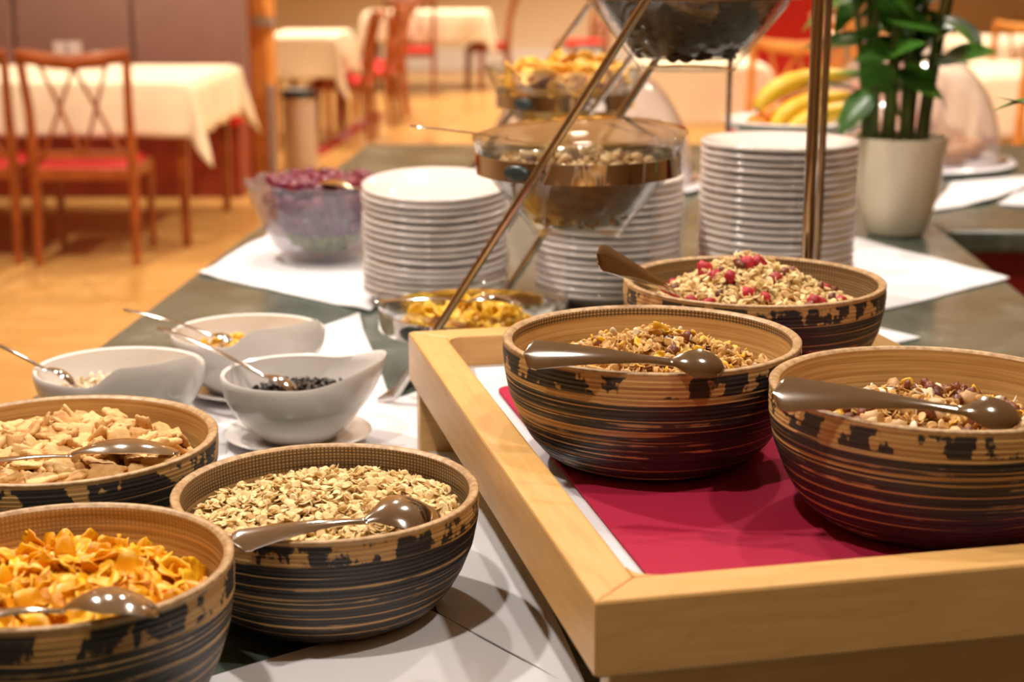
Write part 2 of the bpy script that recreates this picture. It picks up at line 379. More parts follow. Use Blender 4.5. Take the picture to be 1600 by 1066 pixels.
# ------------------------------------------------------------------ napkins
FLAT = [(-.152, 1.242, .085), (-.314, 1.041, .085), (-.118, 2.44, .075), (.15, 2.46, .075), (.404, 2.42, .075), (-.335, 2.80, .07), (.72, 3.06, .07), (-.238, 1.711, .07), (-.46, 1.78, .07), (-.34, 2.0, .07)]
def napkin(pts, label, wave=.0035, seed=0, z0=T + .0012, th=.0014, n=22):
    A, B, C_, D = [Vector((p[0], p[1], 0)) for p in pts]
    def f(u, v, dz):
        p = A.lerp(B, u).lerp(D.lerp(C_, u), v)
        p += Vector((noise.noise(Vector((u * 2.5, v * 2.5, seed))), noise.noise(Vector((u * 2.5, v * 2.5, seed + 9))), 0)) * (.002 if seed < 3 else .008)
        h = max(0, noise.noise(Vector((p.x * 7, p.y * 7, seed * 3.3))) * 1.6 + .1) * wave
        for fx, fy, fr_ in FLAT: h *= max(0, min(1, (math.hypot(p.x - fx, p.y - fy) - fr_) / .05))      # pressed flat under what stands on it
        p.z = z0 + h + dz; return p
    mb = MB().grid(lambda u, v: f(u, v, th), n, n)
    k = len(mb.v); w_ = n + 1
    mb.add([(x, y, z - th) for x, y, z in mb.v], [])
    mb.f += [tuple(k + i for i in reversed(fc)) for fc in list(mb.f)]
    edge = [i for i in range(n + 1)] + [j * w_ + n for j in range(1, n + 1)] + [n * w_ + i for i in range(n - 1, -1, -1)] + [j * w_ for j in range(n - 1, 0, -1)]
    mb.f += [(edge[i], k + edge[i], k + edge[(i + 1) % len(edge)], edge[(i + 1) % len(edge)]) for i in range(len(edge))]
    return tag(mb.build('napkin', M['napkin'], sharp=50), label, 'napkin')
def pxs(*l): return [P(u, v, T) for u, v in l]
napkin(pxs((285, 1076), (674, 958), (893, 1082), (700, 1350)), 'white paper napkin lying half under the oat flake bowl', seed=1)
napkin(pxs((684, 961), (575, 640), (700, 600), (924, 1097)), 'white napkin strip running beside the wooden tray stand', seed=2)
napkin(pxs((330, 735), (268, 590), (560, 495), (632, 700)), 'white napkin under the three white porcelain bowls', seed=3, z0=T + .0008)
napkin(pxs((310, 430), (580, 490), (655, 422), (420, 368)), 'white napkin under the grape bowl', seed=4, wave=.005)
napkin(pxs((594, 492), (650, 515), (905, 512), (672, 424)), 'white napkin under the left and middle plate stacks', seed=5, wave=.004, z0=T + .0018)
napkin(pxs((1120, 420), (1368, 487), (1575, 437), (1330, 372)), 'wide white napkin in front of the cream plant pot', seed=6, wave=.005)
napkin(pxs((1040, 520), (1300, 560), (1435, 530), (1180, 470)), 'white napkin behind the raspberry muesli bowl', seed=7)
napkin([P(1452, 332, T), P(1545, 316, T), P(1640, 274, T), P(1490, 286, T)], 'white napkin beside the pastry dome', seed=8, wave=.004)
napkin([P(1558, 320, T), P(1760, 330, T), P(1760, 280, T), P(1655, 272, T)], 'white napkin on the red fronted counter', seed=9, wave=.012, z0=T + .0009)

# ------------------------------------------------------------------ wooden tray stand
tb = Vector((-.113, 1.694, 0)); tf = Vector((.053, .947, 0))
ax_l = (tf - tb).normalized(); ax_w = Vector((-ax_l.y, ax_l.x, 0))       # towards camera / to the right
TL, TW = (tf - tb).length, .497
tc = tb + ax_l * TL / 2 + ax_w * TW / 2
ts = empty('tray_stand', (tc.x, tc.y, T), math.atan2(ax_w.y, ax_w.x), 'pale maple tray riser holding three wooden muesli bowls', 'stand')
ZB, ZT, FR = .077, .131, .036          # tray bottom, top, rail width (above the counter)
hw, hl = TW / 2, TL / 2
RF = [(-hw, -hl), (hw, -hl), (hw - FR, -hl + FR), (-hw + FR, -hl + FR)]
def rail(name, pts, m): MB().prism(pts, ZB, ZT).build(name, m, ts, smooth=False, bevel=.0025)
rail('front_rail', [(-hw, -hl), (hw, -hl), (hw - FR, -hl + FR), (-hw + FR, -hl + FR)], M['maple_x'])
rail('back_rail', [(hw, hl), (-hw, hl), (-hw + FR, hl - FR), (hw - FR, hl - FR)], M['maple_x'])
rail('side_rail', [(-hw, hl), (-hw, -hl), (-hw + FR, -hl + FR), (-hw + FR, hl - FR)], M['maple_y'])
rail('side_rail', [(hw, -hl), (hw, hl), (hw - FR, hl - FR), (hw - FR, -hl + FR)], M['maple_y'])
for sx, sy in ((-1, 1), (1, 1), (-1, -1), (1, -1)):       # rounded inner corners
    cx, cy = sx * (hw - FR), sy * (hl - FR); rr = .018
    pts = [(cx, cy)] + [(cx - sx * rr + sx * rr * math.cos(a) * 1.0, cy - sy * rr + sy * rr * math.sin(a)) for a in [math.pi / 2 * k / 6 for k in range(7)]]
    if sx * sy < 0: pts = pts[::-1]
    MB().prism(pts, ZB, ZT - .0005).build('corner_block', M['maple_x'], ts, smooth=False)
MB().box((0, 0, ZB + .004), (TW - .03, TL - .03, .008)).build('bottom_panel', M['maple_x'], ts, smooth=False)
MB().box((0, hl - .025, ZB / 2), (TW - .012, .022, ZB)).build('back_panel', M['maple_x'], ts, smooth=False, bevel=.002)
MB().box((0, -hl + .020, ZB / 2), (TW - .024, .022, ZB - .001)).build('front_panel', M['maple_x'], ts, smooth=False, bevel=.002)
TM = ts.matrix_world if False else Matrix.Translation((tc.x, tc.y, T)) @ Matrix.Rotation(math.atan2(ax_w.y, ax_w.x), 4, 'Z')
# white tray insert
ins = MB(); iw, il = hw - FR - .001, hl - FR - .001
def rr_loop(w_, l_, r_, z):
    pts = []
    for sx, sy, a0 in ((1, 1, 0), (-1, 1, 90), (-1, -1, 180), (1, -1, 270)):
        for k in range(6):
            a = R(a0 + 18 * k); pts.append((sx * (w_ - r_) + r_ * math.cos(a), sy * (l_ - r_) + r_ * math.sin(a), z))
    return pts
loops = [rr_loop(iw, il, .018, ZB + .0085), rr_loop(iw, il, .018, ZB + .021), rr_loop(iw - .012, il - .012, .016, ZB + .021), rr_loop(iw - .016, il - .016, .014, ZB + .0155), rr_loop(iw - .06, il - .06, .01, ZB + .0150)]
vs_ = [p for l in loops for p in l]; n_ = 24
fs_ = [(i * n_ + k, i * n_ + (k + 1) % n_, (i + 1) * n_ + (k + 1) % n_, (i + 1) * n_ + k) for i in range(4) for k in range(n_)] + [tuple(4 * n_ + k for k in range(n_)), tuple(reversed(range(n_)))]
ins.add(vs_, fs_); o = ins.build('serving_tray', M['white_plastic'], sharp=30); o.matrix_world = TM
tag(o, 'white plastic tray insert inside the maple riser', 'tray')
# crimson mat, near the right of the insert
mat_pts = []
mx0, mx1, my0, my1 = -hw + .072, hw - FR - .02, -hl + FR + .019, hl - .118
def mat_loop(z, e=0):
    pts = []
    for cx, cy, a0 in ((mx1, my1, 0), (mx0, my1, 90), (mx0, my0, 180), (mx1, my0, 270)):
        r_ = .016; sx = 1 if cx == mx1 else -1; sy = 1 if cy == my1 else -1
        for k in range(5):
            a = R(a0 + 22.5 * k); pts.append((cx - sx * r_ + (r_ - e) * math.cos(a), cy - sy * r_ + (r_ - e) * math.sin(a), z))
    return pts
lp = mat_loop(ZB + .0165); lt = mat_loop(ZB + .0195); n_ = len(lp)
o = MB().add(lp + lt, [tuple(reversed(range(n_))), tuple(range(n_, 2 * n_))] + [(k, (k + 1) % n_, n_ + (k + 1) % n_, n_ + k) for k in range(n_)]).build('place_mat', M['felt'], smooth=False, bevel=.001)
o.matrix_world = TM; tag(o, 'crimson felt mat under the muesli bowls', 'mat')
ZMAT = T + ZB + .0195

# ------------------------------------------------------------------ wooden bowls
def bowl_r(t):
    prof = [(0, .60), (.03, .655), (.10, .735), (.22, .82), (.38, .895), (.58, .96), (.78, .992), (.92, 1.0), (1, .995)]
    for (a, ra), (b, rb) in zip(prof, prof[1:]):
        if t <= b: return ra + (rb - ra) * (t - a) / (b - a)
    return prof[-1][1]
BOWLS = {}
def wooden_bowl(key, x, y, z, rad, h, seed, streak, label, inner_streak=0):
    t = empty('wooden_bowl', (x, y, z), rnd.uniform(0, 6), label, 'bowl', 'coiled bamboo bowls')
    H = .108
    n = 27; pr = [(0, 0), (bowl_r(0) * .125 * .93, 0)]
    for i in range(n):                                             # one ridge per coil
        for q, d in ((.0, -.00045), (.35, .0003), (.75, .00015)):
            tt = (i + q) / n
            pr.append((bowl_r(tt) * .125 + d, tt * H * .985))
    pr += [(.1247, H * .985)]
    sc = (rad / .125, rad / .125, h / H)
    o = MB().lathe(pr, 96).build('bowl_wall', bamboo('bamboo_out_' + key, True, seed, streak), t, sharp=60); o.scale = sc
    th = .0075; pi = [(.1247 - th, H * .985)]
    for i in range(24, -1, -1):
        tt = .08 + .9 * i / 24
        pi.append((bowl_r(tt) * .125 - th, tt * H))
    pi.append((0, .08 * H))
    o = MB().lathe(pi, 96).build('lining', bamboo('bamboo_in_' + key, False, seed, inner_streak), t, sharp=60); o.scale = sc
    o = MB().lathe([(.1247, H * .98), (.1251, H * .992), (.1242, H), (.1225, H * 1.004), (.1208, H * 1.003), (.1192, H * .998), (.117, H * .98)], 96).build('rim', RIM, t, sharp=80); o.scale = sc
    BOWLS[key] = (Vector((x, y, z)), rad, h)
    return t
RIM = mottled('bamboo_rim', (.34, .19, .075), (.56, .36, .17), 160, .45, .3, .001)
wooden_bowl('oat', -.152, 1.242, T + .003, .125, .103, 3.1, .00, 'charcoal striped bamboo bowl of plain oat flakes', .08)
wooden_bowl('crisp', -.408, 1.386, T + .0005, .140, .106, 8.2, .02, 'bamboo bowl filled with square cinnamon crisps', -.4)
wooden_bowl('corn', -.314, 1.041, T + .0005, .120, .122, 5.7, .05, 'bamboo bowl heaped with orange cornflakes')
wooden_bowl('muesli', .122, 1.361, ZMAT, .130, 1.055 - ZMAT, 1.4, -.02, 'bamboo bowl of golden fruit muesli, at the outer side of the riser', -.10)
wooden_bowl('berry', .249, 1.617, ZMAT, .134, 1.055 - ZMAT, 9.5, -.02, 'bamboo bowl of oat muesli with red raspberries', .10)
wooden_bowl('nut', .329, 1.200, ZMAT, .128, 1.055 - ZMAT, 12.3, -.02, 'bamboo bowl of brown nut and raisin muesli', -.4)

# ------------------------------------------------------------------ food pieces
def disc_flake(rx, ry, th, seed, curl=.2, n=9, wav=.12):
    r = random.Random(seed); ph = [r.uniform(0, 6) for _ in range(3)]
    def pt(a, f):
        k = 1 + wav * math.sin(2 * a + ph[0]) * .6 + wav * math.sin(3 * a + ph[1])
        x, y = rx * f * k * math.cos(a), ry * f * k * math.sin(a)
        return x, y, curl * (x * x / rx + .4 * y * y / ry * math.sin(ph[2])) + curl * .3 * x * math.sin(ph[1] + y / ry * 2)
    up = [(0, 0, th / 2 - .0003)]; ring1 = []; ring2 = []; dn = []
    for k in range(n):
        a = 2 * math.pi * k / n
        x, y, z = pt(a, .62); ring1.append((x, y, z + th / 2)); x, y, z = pt(a, 1); ring2.append((x, y, z)); x, y, z = pt(a, .62); dn.append((x, y, z - th / 2))
    vs = up + ring1 + ring2 + dn + [(0, 0, -th / 2)]
    fs = []
    for k in range(n):
        q = (k + 1) % n
        fs += [(0, 1 + k, 1 + q), (1 + k, 1 + n + k, 1 + n + q, 1 + q), (1 + n + k, 1 + 2 * n + k, 1 + 2 * n + q, 1 + n + q), (1 + 2 * n + k, 1 + 3 * n, 1 + 2 * n + q)]
    return MB().add(vs, fs)
def sheet_flake(sz, seed, th=.0011, bend=.9, n=5, out=.35):
    """curled irregular cornflake"""
    r = random.Random(seed); off = Vector((r.uniform(0, 99), r.uniform(0, 99), 0)); asp = r.uniform(.62, .95)
    def mid(u, v):
        a, b = (u - .5) * 2, (v - .5) * 2
        m = max(abs(a), abs(b)); l = math.hypot(a, b) or 1; a, b = a * m / l, b * m / l           # square to disc
        k = 1 + out * noise.noise(Vector((math.atan2(b, a) * 1.1, m, 0)) + off)
        x, y = a * sz * k, b * sz * asp * k
        z = bend * sz * (.55 * a * a + .22 * b * b * r0) + .24 * sz * noise.noise(Vector((a * 1.8, b * 1.8, 3)) + off)
        return Vector((x, y, z))
    r0 = r.uniform(-1, 1)
    mb = MB().grid(lambda u, v: mid(u, v), n, n); k = len(mb.v)
    mb.add([(x, y, z - th) for x, y, z in mb.v], []); mb.f += [tuple(k + i for i in reversed(f)) for f in list(mb.f)]
    w_ = n + 1; e = [i for i in range(n + 1)] + [j * w_ + n for j in range(1, n + 1)] + [n * w_ + i for i in range(n - 1, -1, -1)] + [j * w_ for j in range(n - 1, 0, -1)]
    mb.f += [(e[i], k + e[i], k + e[(i + 1) % len(e)], e[(i + 1) % len(e)]) for i in range(len(e))]
    return mb
def crisp_piece(seed):
    r = random.Random(seed); lx, ly = r.uniform(.0100, .0150), r.uniform(.0060, .0082); th = r.uniform(.0040, .0062); n = 9; off = Vector((seed * 7.3, 0, 0)); bend = r.uniform(-.1, .22)
    def f(u, v, s):
        a, b = (u - .5) * 2, (v - .5) * 2
        x = a * lx * (1 + .30 * noise.noise(Vector((b * 1.6, 1, 0)) + off)) * (1 - .10 * b * b); y = b * ly * (1 + .35 * noise.noise(Vector((a * 1.6, 5, 0)) + off)) * (1 - .16 * a * a)
        edge = max(0, 1 - max(abs(a), abs(b)) ** 4)
        z = s * th * (.45 + .55 * edge) * (1 + .6 * noise.noise(Vector((a * 3.4, b * 2.6, s * 4)) + off)) + bend * x * x / lx
        return Vector((x, y, z))
    mb = MB().grid(lambda u, v: f(u, v, .5), n, n); k = len(mb.v)
    lo_ = MB().grid(lambda u, v: f(u, v, -.5), n, n); mb.v += lo_.v; mb.f += [tuple(k + i for i in reversed(fc)) for fc in lo_.f]
    w_ = n + 1; e = [i for i in range(n + 1)] + [j * w_ + n for j in range(1, n + 1)] + [n * w_ + i for i in range(n - 1, -1, -1)] + [j * w_ for j in range(n - 1, 0, -1)]
    mb.f += [(e[i], k + e[i], k + e[(i + 1) % len(e)], e[(i + 1) % len(e)]) for i in range(len(e))]
    return mb
def lump(rx, ry, rz, seed, jit=.35): return MB().ball((0, 0, 0), (rx, ry, rz), 8, 6, None, jit, seed)
def orient(tilt, r): return Euler((r.gauss(0, tilt), r.gauss(0, tilt), r.uniform(0, 6.283))).to_matrix().to_4x4()

class Heap:
    """a heap of pieces with a rounded surface inside a bowl (centre, radius at the fill line, edge height, peak)"""
    def __init__(s, c, rad, z_edge, mound, peak=(0, 0), seed=0, rough=.003, power=1.6):
        s.c = c; s.r = rad; s.z = z_edge; s.m = mound; s.pk = peak; s.seed = seed; s.rough = rough; s.pw = power; s.rnd = random.Random(seed + 100)
    def h(s, x, y):
        d = min(1, math.hypot(x - s.pk[0], y - s.pk[1]) / s.r)
        e = min(1, math.hypot(x, y) / s.r)
        return s.z + s.m * (1 - d ** s.pw) * (1 - e ** 6) + s.rough * noise.noise(Vector((x * 60, y * 60, s.seed)))
    def pick(s, fr=.97):
        while True:
            x, y = s.rnd.uniform(-1, 1), s.rnd.uniform(-1, 1)
            if x * x + y * y < 1: return x * s.r * fr, y * s.r * fr
    def nrm(s, x, y):
        e = .006; return Vector((s.h(x - e, y) - s.h(x + e, y), s.h(x, y - e) - s.h(x, y + e), 2 * e)).normalized()
    def mat(s, fr, lift, tilt, scl=1):
        x, y = s.pick(fr); n = s.nrm(x, y)
        return Matrix.Translation((s.c.x + x, s.c.y + y, s.h(x, y) + lift)) @ Vector((0, 0, 1)).rotation_difference(n).to_matrix().to_4x4() @ orient(tilt, s.rnd) @ Matrix.Scale(scl, 4)
    def fill(s, name, variants, count, lift, tilt, m, label, cat, fr=.97, depth=.05, body=True, group=None):
        """the uncountable rest: the body of the heap and its many pieces, one mesh"""
        mb = MB()
        if body:
            N = 40; pts = []
            for i in range(13):
                for k in range(N):
                    a = 2 * math.pi * k / N; q = s.r * (1.0 if i == 12 else i / 12 if i else .001)
                    x, y = q * math.cos(a), q * math.sin(a); pts.append((s.c.x + x, s.c.y + y, s.h(x, y) - .004))
            fs = [(i * N + k, i * N + (k + 1) % N, (i + 1) * N + (k + 1) % N, (i + 1) * N + k) for i in range(12) for k in range(N)]
            mb.add(pts, [tuple(reversed(f)) for f in fs])
        for _ in range(count):
            v = s.rnd.choice(variants); X = s.mat(fr, s.rnd.uniform(*lift), tilt, s.rnd.uniform(.8, 1.15))
            mb.add([X @ Vector(p) for p in v.v], v.f)
        o = mb.build(name, m, sharp=0)
        return tag(o, label, cat, group, 'stuff')
    def pieces(s, name, meshes, count, lift, tilt, label, cat, group, fr=.95, scl=(.85, 1.15)):
        for _ in range(count):
            tag(inst(name, s.rnd.choice(meshes), s.mat(fr, s.rnd.uniform(*lift), tilt, s.rnd.uniform(*scl))), label, cat, group)
def ms(vs, name, m): return [v.mesh(name, m, True, 0) for v in vs]
OATV = [disc_flake(.0053, .0041, .0011, i, .13, 10, .06) for i in range(7)]
CORNV = [sheet_flake(.0118, i, .0012, .55) for i in range(10)]
CRISPV = [crisp_piece(i) for i in range(8)]
RAISV = [lump(.0050, .0038, .0032, i, .7) for i in range(5)]
BERRYV = [lump(.0065, .0055, .0050, 20 + i, .6) for i in range(4)]
YELV = [sheet_flake(.0056, 40 + i, .0009, .5, 4) for i in range(4)]
ALMV = [disc_flake(.0075, .0036, .0012, 50 + i, .1, 10, .05) for i in range(3)]
NUTV = [lump(.0060, .0045, .0040, 60 + i, .5) for i in range(4)]

# oats
c, r_, h_ = BOWLS['oat']; hp = Heap(c, .112, c.z + h_ - .022, .014, (.03, .02), 1, .005)
hp.fill('oat_flakes', OATV, 2300, (-.004, .002), .5, M['oat'], 'dense pile of pale oat flakes filling the bamboo bowl', 'oat flakes', depth=.04)
hp.pieces('oat_flake', ms(OATV, 'oat_flake', M['oat']), 300, (.0008, .0028), .4, 'single pale oat flake on top of the plain oat pile', 'oat flake', 'oat flakes on top of the pile')
# cornflakes
c, r_, h_ = BOWLS['corn']; hp = Heap(c, .106, c.z + h_ - .032, .022, (.0, -.01), 2, .008)
hp.fill('cornflakes', CORNV, 260, (-.010, -.001), .6, M['cornflake'], 'deep layer of orange cornflakes filling the bamboo bowl', 'cornflakes', .93)
hp.pieces('cornflake', ms(CORNV, 'cornflake', M['cornflake']), 290, (-.001, .008), .65, 'curled orange cornflake lying in the bamboo bowl', 'cornflake', 'cornflakes in the bowl', .92)
# crisps
c, r_, h_ = BOWLS['crisp']; hp = Heap(c, .120, c.z + h_ - .022, .012, (.0, .0), 3, .006)
hp.fill('cinnamon_crisps', CRISPV, 200, (-.010, -.003), .35, M['crisp'], 'lower layer of square cinnamon crisps in the bamboo bowl', 'crisps', .90)
hp.pieces('cinnamon_crisp', ms(CRISPV, 'cinnamon_crisp', M['crisp']), 210, (-.001, .008), .42, 'square cinnamon crisp lying in the bamboo bowl', 'crisp', 'cinnamon crisps in the bowl', .90, (.95, 1.3))
# golden muesli
c, r_, h_ = BOWLS['muesli']; hp = Heap(c, .113, c.z + h_ - .036, .034, (.005, .018), 4, .006, 1.3)
hp.fill('muesli_flakes', OATV, 2000, (-.004, .003), .8, M['oat_dark'], 'toasted golden oat flakes heaped in the outer muesli bowl', 'muesli')
hp.pieces('yellow_flake', ms(YELV, 'yellow_flake', M['yellow']), 90, (.0005, .0035), .7, 'yellow corn flake mixed into the golden muesli', 'cereal flake', 'yellow flakes in the golden muesli', .95, (.9, 1.5))
hp.pieces('raisin', ms(RAISV, 'raisin', M['raisin']), 34, (.0, .003), .8, 'brown raisin in the golden muesli', 'raisin', 'raisins in the golden muesli', .95, (1.0, 1.6))
hp.pieces('almond_sliver', ms(ALMV, 'almond_sliver', M['almond']), 40, (.0005, .003), .7, 'pale almond sliver in the golden muesli', 'almond', 'almond slivers in the golden muesli')
# raspberry muesli
c, r_, h_ = BOWLS['berry']; hp = Heap(c, .117, c.z + h_ - .032, .054, (-.005, .01), 5, .005, 1.1)
hp.fill('muesli_flakes', OATV, 2200, (-.004, .003), .8, M['oat'], 'pale oat flakes heaped above the rim of the raspberry muesli bowl', 'muesli')
hp.pieces('raspberry_piece', ms(BERRYV, 'raspberry_piece', M['berry']), 34, (.0, .003), .8, 'red dried raspberry piece in the pale oat muesli', 'raspberry', 'raspberry pieces in the muesli', .95, (.9, 1.4))
hp.pieces('raisin', ms(RAISV, 'raisin', M['raisin']), 22, (.0, .003), .8, 'brown raisin among raspberries in the pale muesli', 'raisin', 'raisins in the raspberry muesli', .95, (1.0, 1.6))
# nut muesli
c, r_, h_ = BOWLS['nut']; hp = Heap(c, .108, c.z + h_ - .040, .024, (.0, .02), 6, .006)
hp.fill('muesli_flakes', OATV, 1500, (-.004, .003), .8, M['oat_dark'], 'toasted flakes filling the nut and raisin muesli bowl', 'muesli')
hp.pieces('raisin', ms(RAISV, 'raisin', M['raisin']), 80, (.0, .004), .8, 'brown raisin in the nut muesli bowl', 'raisin', 'raisins in the nut muesli', .95, (1.1, 1.7))
hp.pieces('yellow_flake', ms(YELV, 'yellow_flake', M['yellow']), 50, (.0, .004), .8, 'yellow corn flake in the nut muesli bowl', 'cereal flake', 'yellow flakes in the nut muesli', .95, (1.0, 1.6))
hp.pieces('walnut_piece', ms(NUTV, 'walnut_piece', M['nut']), 45, (.001, .005), .8, 'pale walnut piece in the nut muesli bowl', 'nut', 'nut pieces in the nut muesli', .95, (1.1, 1.7))
hp.pieces('coconut_chip', ms(ALMV, 'coconut_chip', M['almond']), 36, (.001, .005), .9, 'white coconut chip in the nut muesli bowl', 'coconut', 'coconut chips in the nut muesli', .95, (1.0, 1.4))

# ------------------------------------------------------------------ spoons
def spoon(hand, tip, label, group=None, hw_=.010, bw=.019, arch=.012, drop=.0, roll=0, m='steel', neck=.62, bulge=.010, thick=.0021, hend=1.0, name='serving_spoon', up=None):
    """serving spoon lying back up, from its handle end to the tip of its scoop"""
    hand, tip = Vector(hand), Vector(tip); L = (tip - hand).length; X = (tip - hand).normalized()
    U = Vector(up) if up else Vector((0, 0, 1)); Z = (U - X * U.dot(X)).normalized(); Y = Z.cross(X)
    Mx = Matrix((X, Y, Z)).transposed().to_4x4(); Mx.translation = hand; Mx = Mx @ Matrix.Rotation(roll, 4, 'X')
    N, K = 44, 8
    def sec(t):
        if t < neck:
            q = t / neck
            if q < .10: wd = hw_ * hend * math.sqrt(max(0, 1 - ((.10 - q) / .10) ** 2)) + .0003
            else: wd = hw_ * hend + (.0036 - hw_ * hend) * min(1, (q - .10) / .72) ** .85
            z = arch * math.sin(math.pi * min(1, t / (neck + .08)) * .92) * .55; cup = .12 * wd + .0006
        else:
            q = (t - neck) / (1 - neck)
            wd = .0036 + (bw - .0036) * math.sin(math.pi / 2 * min(1, q / .48)) ** 1.4 if q < .48 else bw * math.sqrt(max(0, 1 - ((q - .48) / .52) ** 2)) + .0003
            z = arch * .25 + bulge * math.sin(math.pi * min(1, q * .97 + .03)) ** .8 - (1 - math.cos(q * 1.2)) * .003 - .25 * arch * q
            cup = .28 * wd
        return wd, z, cup
    def strip(t0, t1):
        mb = MB(); n = int((t1 - t0) * N) + 3; rows = n + 1
        top = []; bot = []
        for i in range(rows):
            t = t0 + (t1 - t0) * i / n; wd, z, cup = sec(t)
            for k in range(K + 1):
                v = -1 + 2 * k / K; y = wd * v; zz = z - cup * v * v
                e = thick * (1 - .55 * v * v)
                top.append((t * L, y, zz)); bot.append((t * L, y, zz - e))
        vs = top + bot; W = K + 1; o_ = len(top); fs = []
        for i in range(n):
            for k in range(K):
                a = i * W + k; fs.append((a, a + W, a + W + 1, a + 1)); fs.append((o_ + a, o_ + a + 1, o_ + a + W + 1, o_ + a + W))
            a = i * W; fs.append((a, o_ + a, o_ + a + W, a + W)); a = i * W + K; fs.append((a, a + W, o_ + a + W, o_ + a))
        for i in (0, n):
            for k in range(K):
                a = i * W + k; fs.append((a, a + 1, o_ + a + 1, o_ + a) if i == 0 else (a + 1, a, o_ + a, o_ + a + 1))
        return mb.add(vs, [tuple(reversed(f)) for f in fs])
    e = empty(name, label=label, cat='spoon', group=group); e.matrix_world = Mx
    strip(0, neck + .02).build('handle', M[m], e, sharp=50); strip(neck, 1).build('scoop', M[m], e, sharp=50)
    return e
def rim_pt(key, u, v, dz=.0025):
    c, r_, h_ = BOWLS[key]; return P(u, v, c.z + h_ + dz)
def food_pt(key, u, v, dz): c, r_, h_ = BOWLS[key]; return P(u, v, c.z + h_ + dz)
spoon(rim_pt('oat', 362, 846, .007), food_pt('oat', 690, 802, -.006), 'steel serving spoon lying across the plain oat flakes', bw=.021, hw_=.0115, roll=R(24), bulge=.011)
spoon(rim_pt('corn', -95, 975, .004), food_pt('corn', 252, 950, .000), 'steel serving spoon resting in the orange cornflakes', bw=.0215, bulge=.013, neck=.55)
spoon(rim_pt('crisp', -120, 738, .004), food_pt('crisp', 282, 702, -.001), 'steel serving spoon resting on the cinnamon crisps', bw=.0205, bulge=.012, neck=.56)
spoon(rim_pt('muesli', 818, 552, .013), food_pt('muesli', 1133, 574, .006), 'steel serving spoon lying along the rim of the golden muesli bowl', bw=.0125, hw_=.0135, roll=R(48), bulge=.006, neck=.74)
spoon(rim_pt('nut', 1208, 612, .015), food_pt('nut', 1598, 655, .004), 'steel serving spoon lying along the rim of the nut muesli bowl', bw=.0135, hw_=.0150, roll=R(44), bulge=.006, neck=.76)
spoon(onY(934, 396, 1.50), food_pt('berry', 1120, 500, -.045), 'steel spoon with its handle sticking out of the raspberry muesli', bw=.012, hw_=.0135, roll=R(72), neck=.74)

# ------------------------------------------------------------------ white porcelain bowls on saucers
def white_bowl(x, y, rad, label, a_mid, a_w, lift, sfx, group='porcelain topping bowls', tipout=.0, soft=.42):
    zs = T + .004
    s_ = empty('saucer', (x, y, zs), 0, 'glazed white saucer under the ' + sfx, 'saucer', 'saucers under the topping bowls')
    MB().lathe([(0, .001), (.036, .001), (.040, .0), (.062, .005), (.080, .011), (.0815, .0125), (.079, .0135), (.060, .0085), (.04, .0045), (0, .0045)], 56).build('dish', M['porcelain'], s_)
    zb = zs + .005; H = .073
    t = empty('porcelain_bowl', (x, y, zb), 0, label, 'bowl', group)
    def lf(a):
        d = abs((a - a_mid + math.pi) % (2 * math.pi) - math.pi)
        q = max(0, min(1, (a_w - d) / soft)); return q * q * (3 - 2 * q)
    prof = []
    for i in range(15):
        q = i / 14; prof.append((rad * (.46 + .54 * math.sin(math.pi / 2 * q) ** 1.1), H * (q ** 1.25)))
    n_out = len(prof) + 2
    pr = [(0, .001), (rad * .40, 0)] + prof + [(rad - .0012, H + .0016), (rad - .0035, H + .0006)]
    for i in range(14, 0, -1):
        q = i / 14; pr.append((max(.002, rad * (.46 + .54 * math.sin(math.pi / 2 * q) ** 1.1) - .005), .004 + (H - .004) * (q ** 1.25)))
    pr.append((0, .0065))
    def rf(i, a):
        z = pr[i][1]; q = max(0, z / H - .45) / .55; k = lf(a) * q ** 1.3
        return (tipout * lf(a) * q, lift * k)
    MB().lathe(pr, 96, rimf=rf).build('bowl_wall', M['porcelain'], t, sharp=60)
    return Vector((x, y, zb)), H
WB = {}
p = P(463, 583, .932); WB['seed'] = white_bowl(p.x, p.y, .083, 'white porcelain bowl of black seeds with a raised lip', R(-6), R(74), .019, 'bowl of black seeds', tipout=.017, soft=1.15)
p = P(187, 577, .930); WB['pale'] = white_bowl(p.x, p.y, .094, 'white porcelain bowl with a raised lip and nearly empty', R(-48), R(50), .020, 'nearly empty porcelain bowl')
p = P(388, 520, .930); WB['gran'] = white_bowl(p.x, p.y, .094, 'white porcelain bowl with a little orange granola left', R(-48), R(50), .020, 'bowl with orange granola')
SEEDV = [lump(.0055, .0032, .0022, 80 + i, .25) for i in range(4)]
c, h_ = WB['seed']; hp = Heap(c, .070, c.z + .047, .006, (.01, .01), 11, .003)
hp.fill('black_seeds', SEEDV, 120, (-.003, .0), .5, M['raisin_dark'], 'lower layer of black seeds in the porcelain bowl', 'seeds', .92)
hp.pieces('black_seed', ms(SEEDV, 'black_seed', M['raisin_dark']), 130, (.0, .003), .6, 'shiny black seed in the white porcelain bowl', 'seed', 'black seeds in the porcelain bowl', .93)
c, h_ = WB['gran']; hp = Heap(c, .076, c.z + .046, .010, (-.03, .02), 12, .003)
hp.fill('granola_crumbs', NUTV, 90, (-.004, .0), .6, M['nut'], 'orange granola crumbs at the bottom of the porcelain bowl', 'granola', .9)
hp.pieces('granola_cluster', ms(NUTV, 'granola_cluster', M['chip']), 40, (.0, .005), .7, 'orange granola cluster in the porcelain bowl', 'granola', 'granola clusters in the porcelain bowl', .8)
c, h_ = WB['pale']; hp = Heap(c, .076, c.z + .046, .006, (-.02, .0), 13, .003)
hp.fill('coconut_shreds', ALMV, 120, (-.004, .001), .6, M['almond'], 'pale coconut shreds at the bottom of the porcelain bowl', 'coconut', .9)
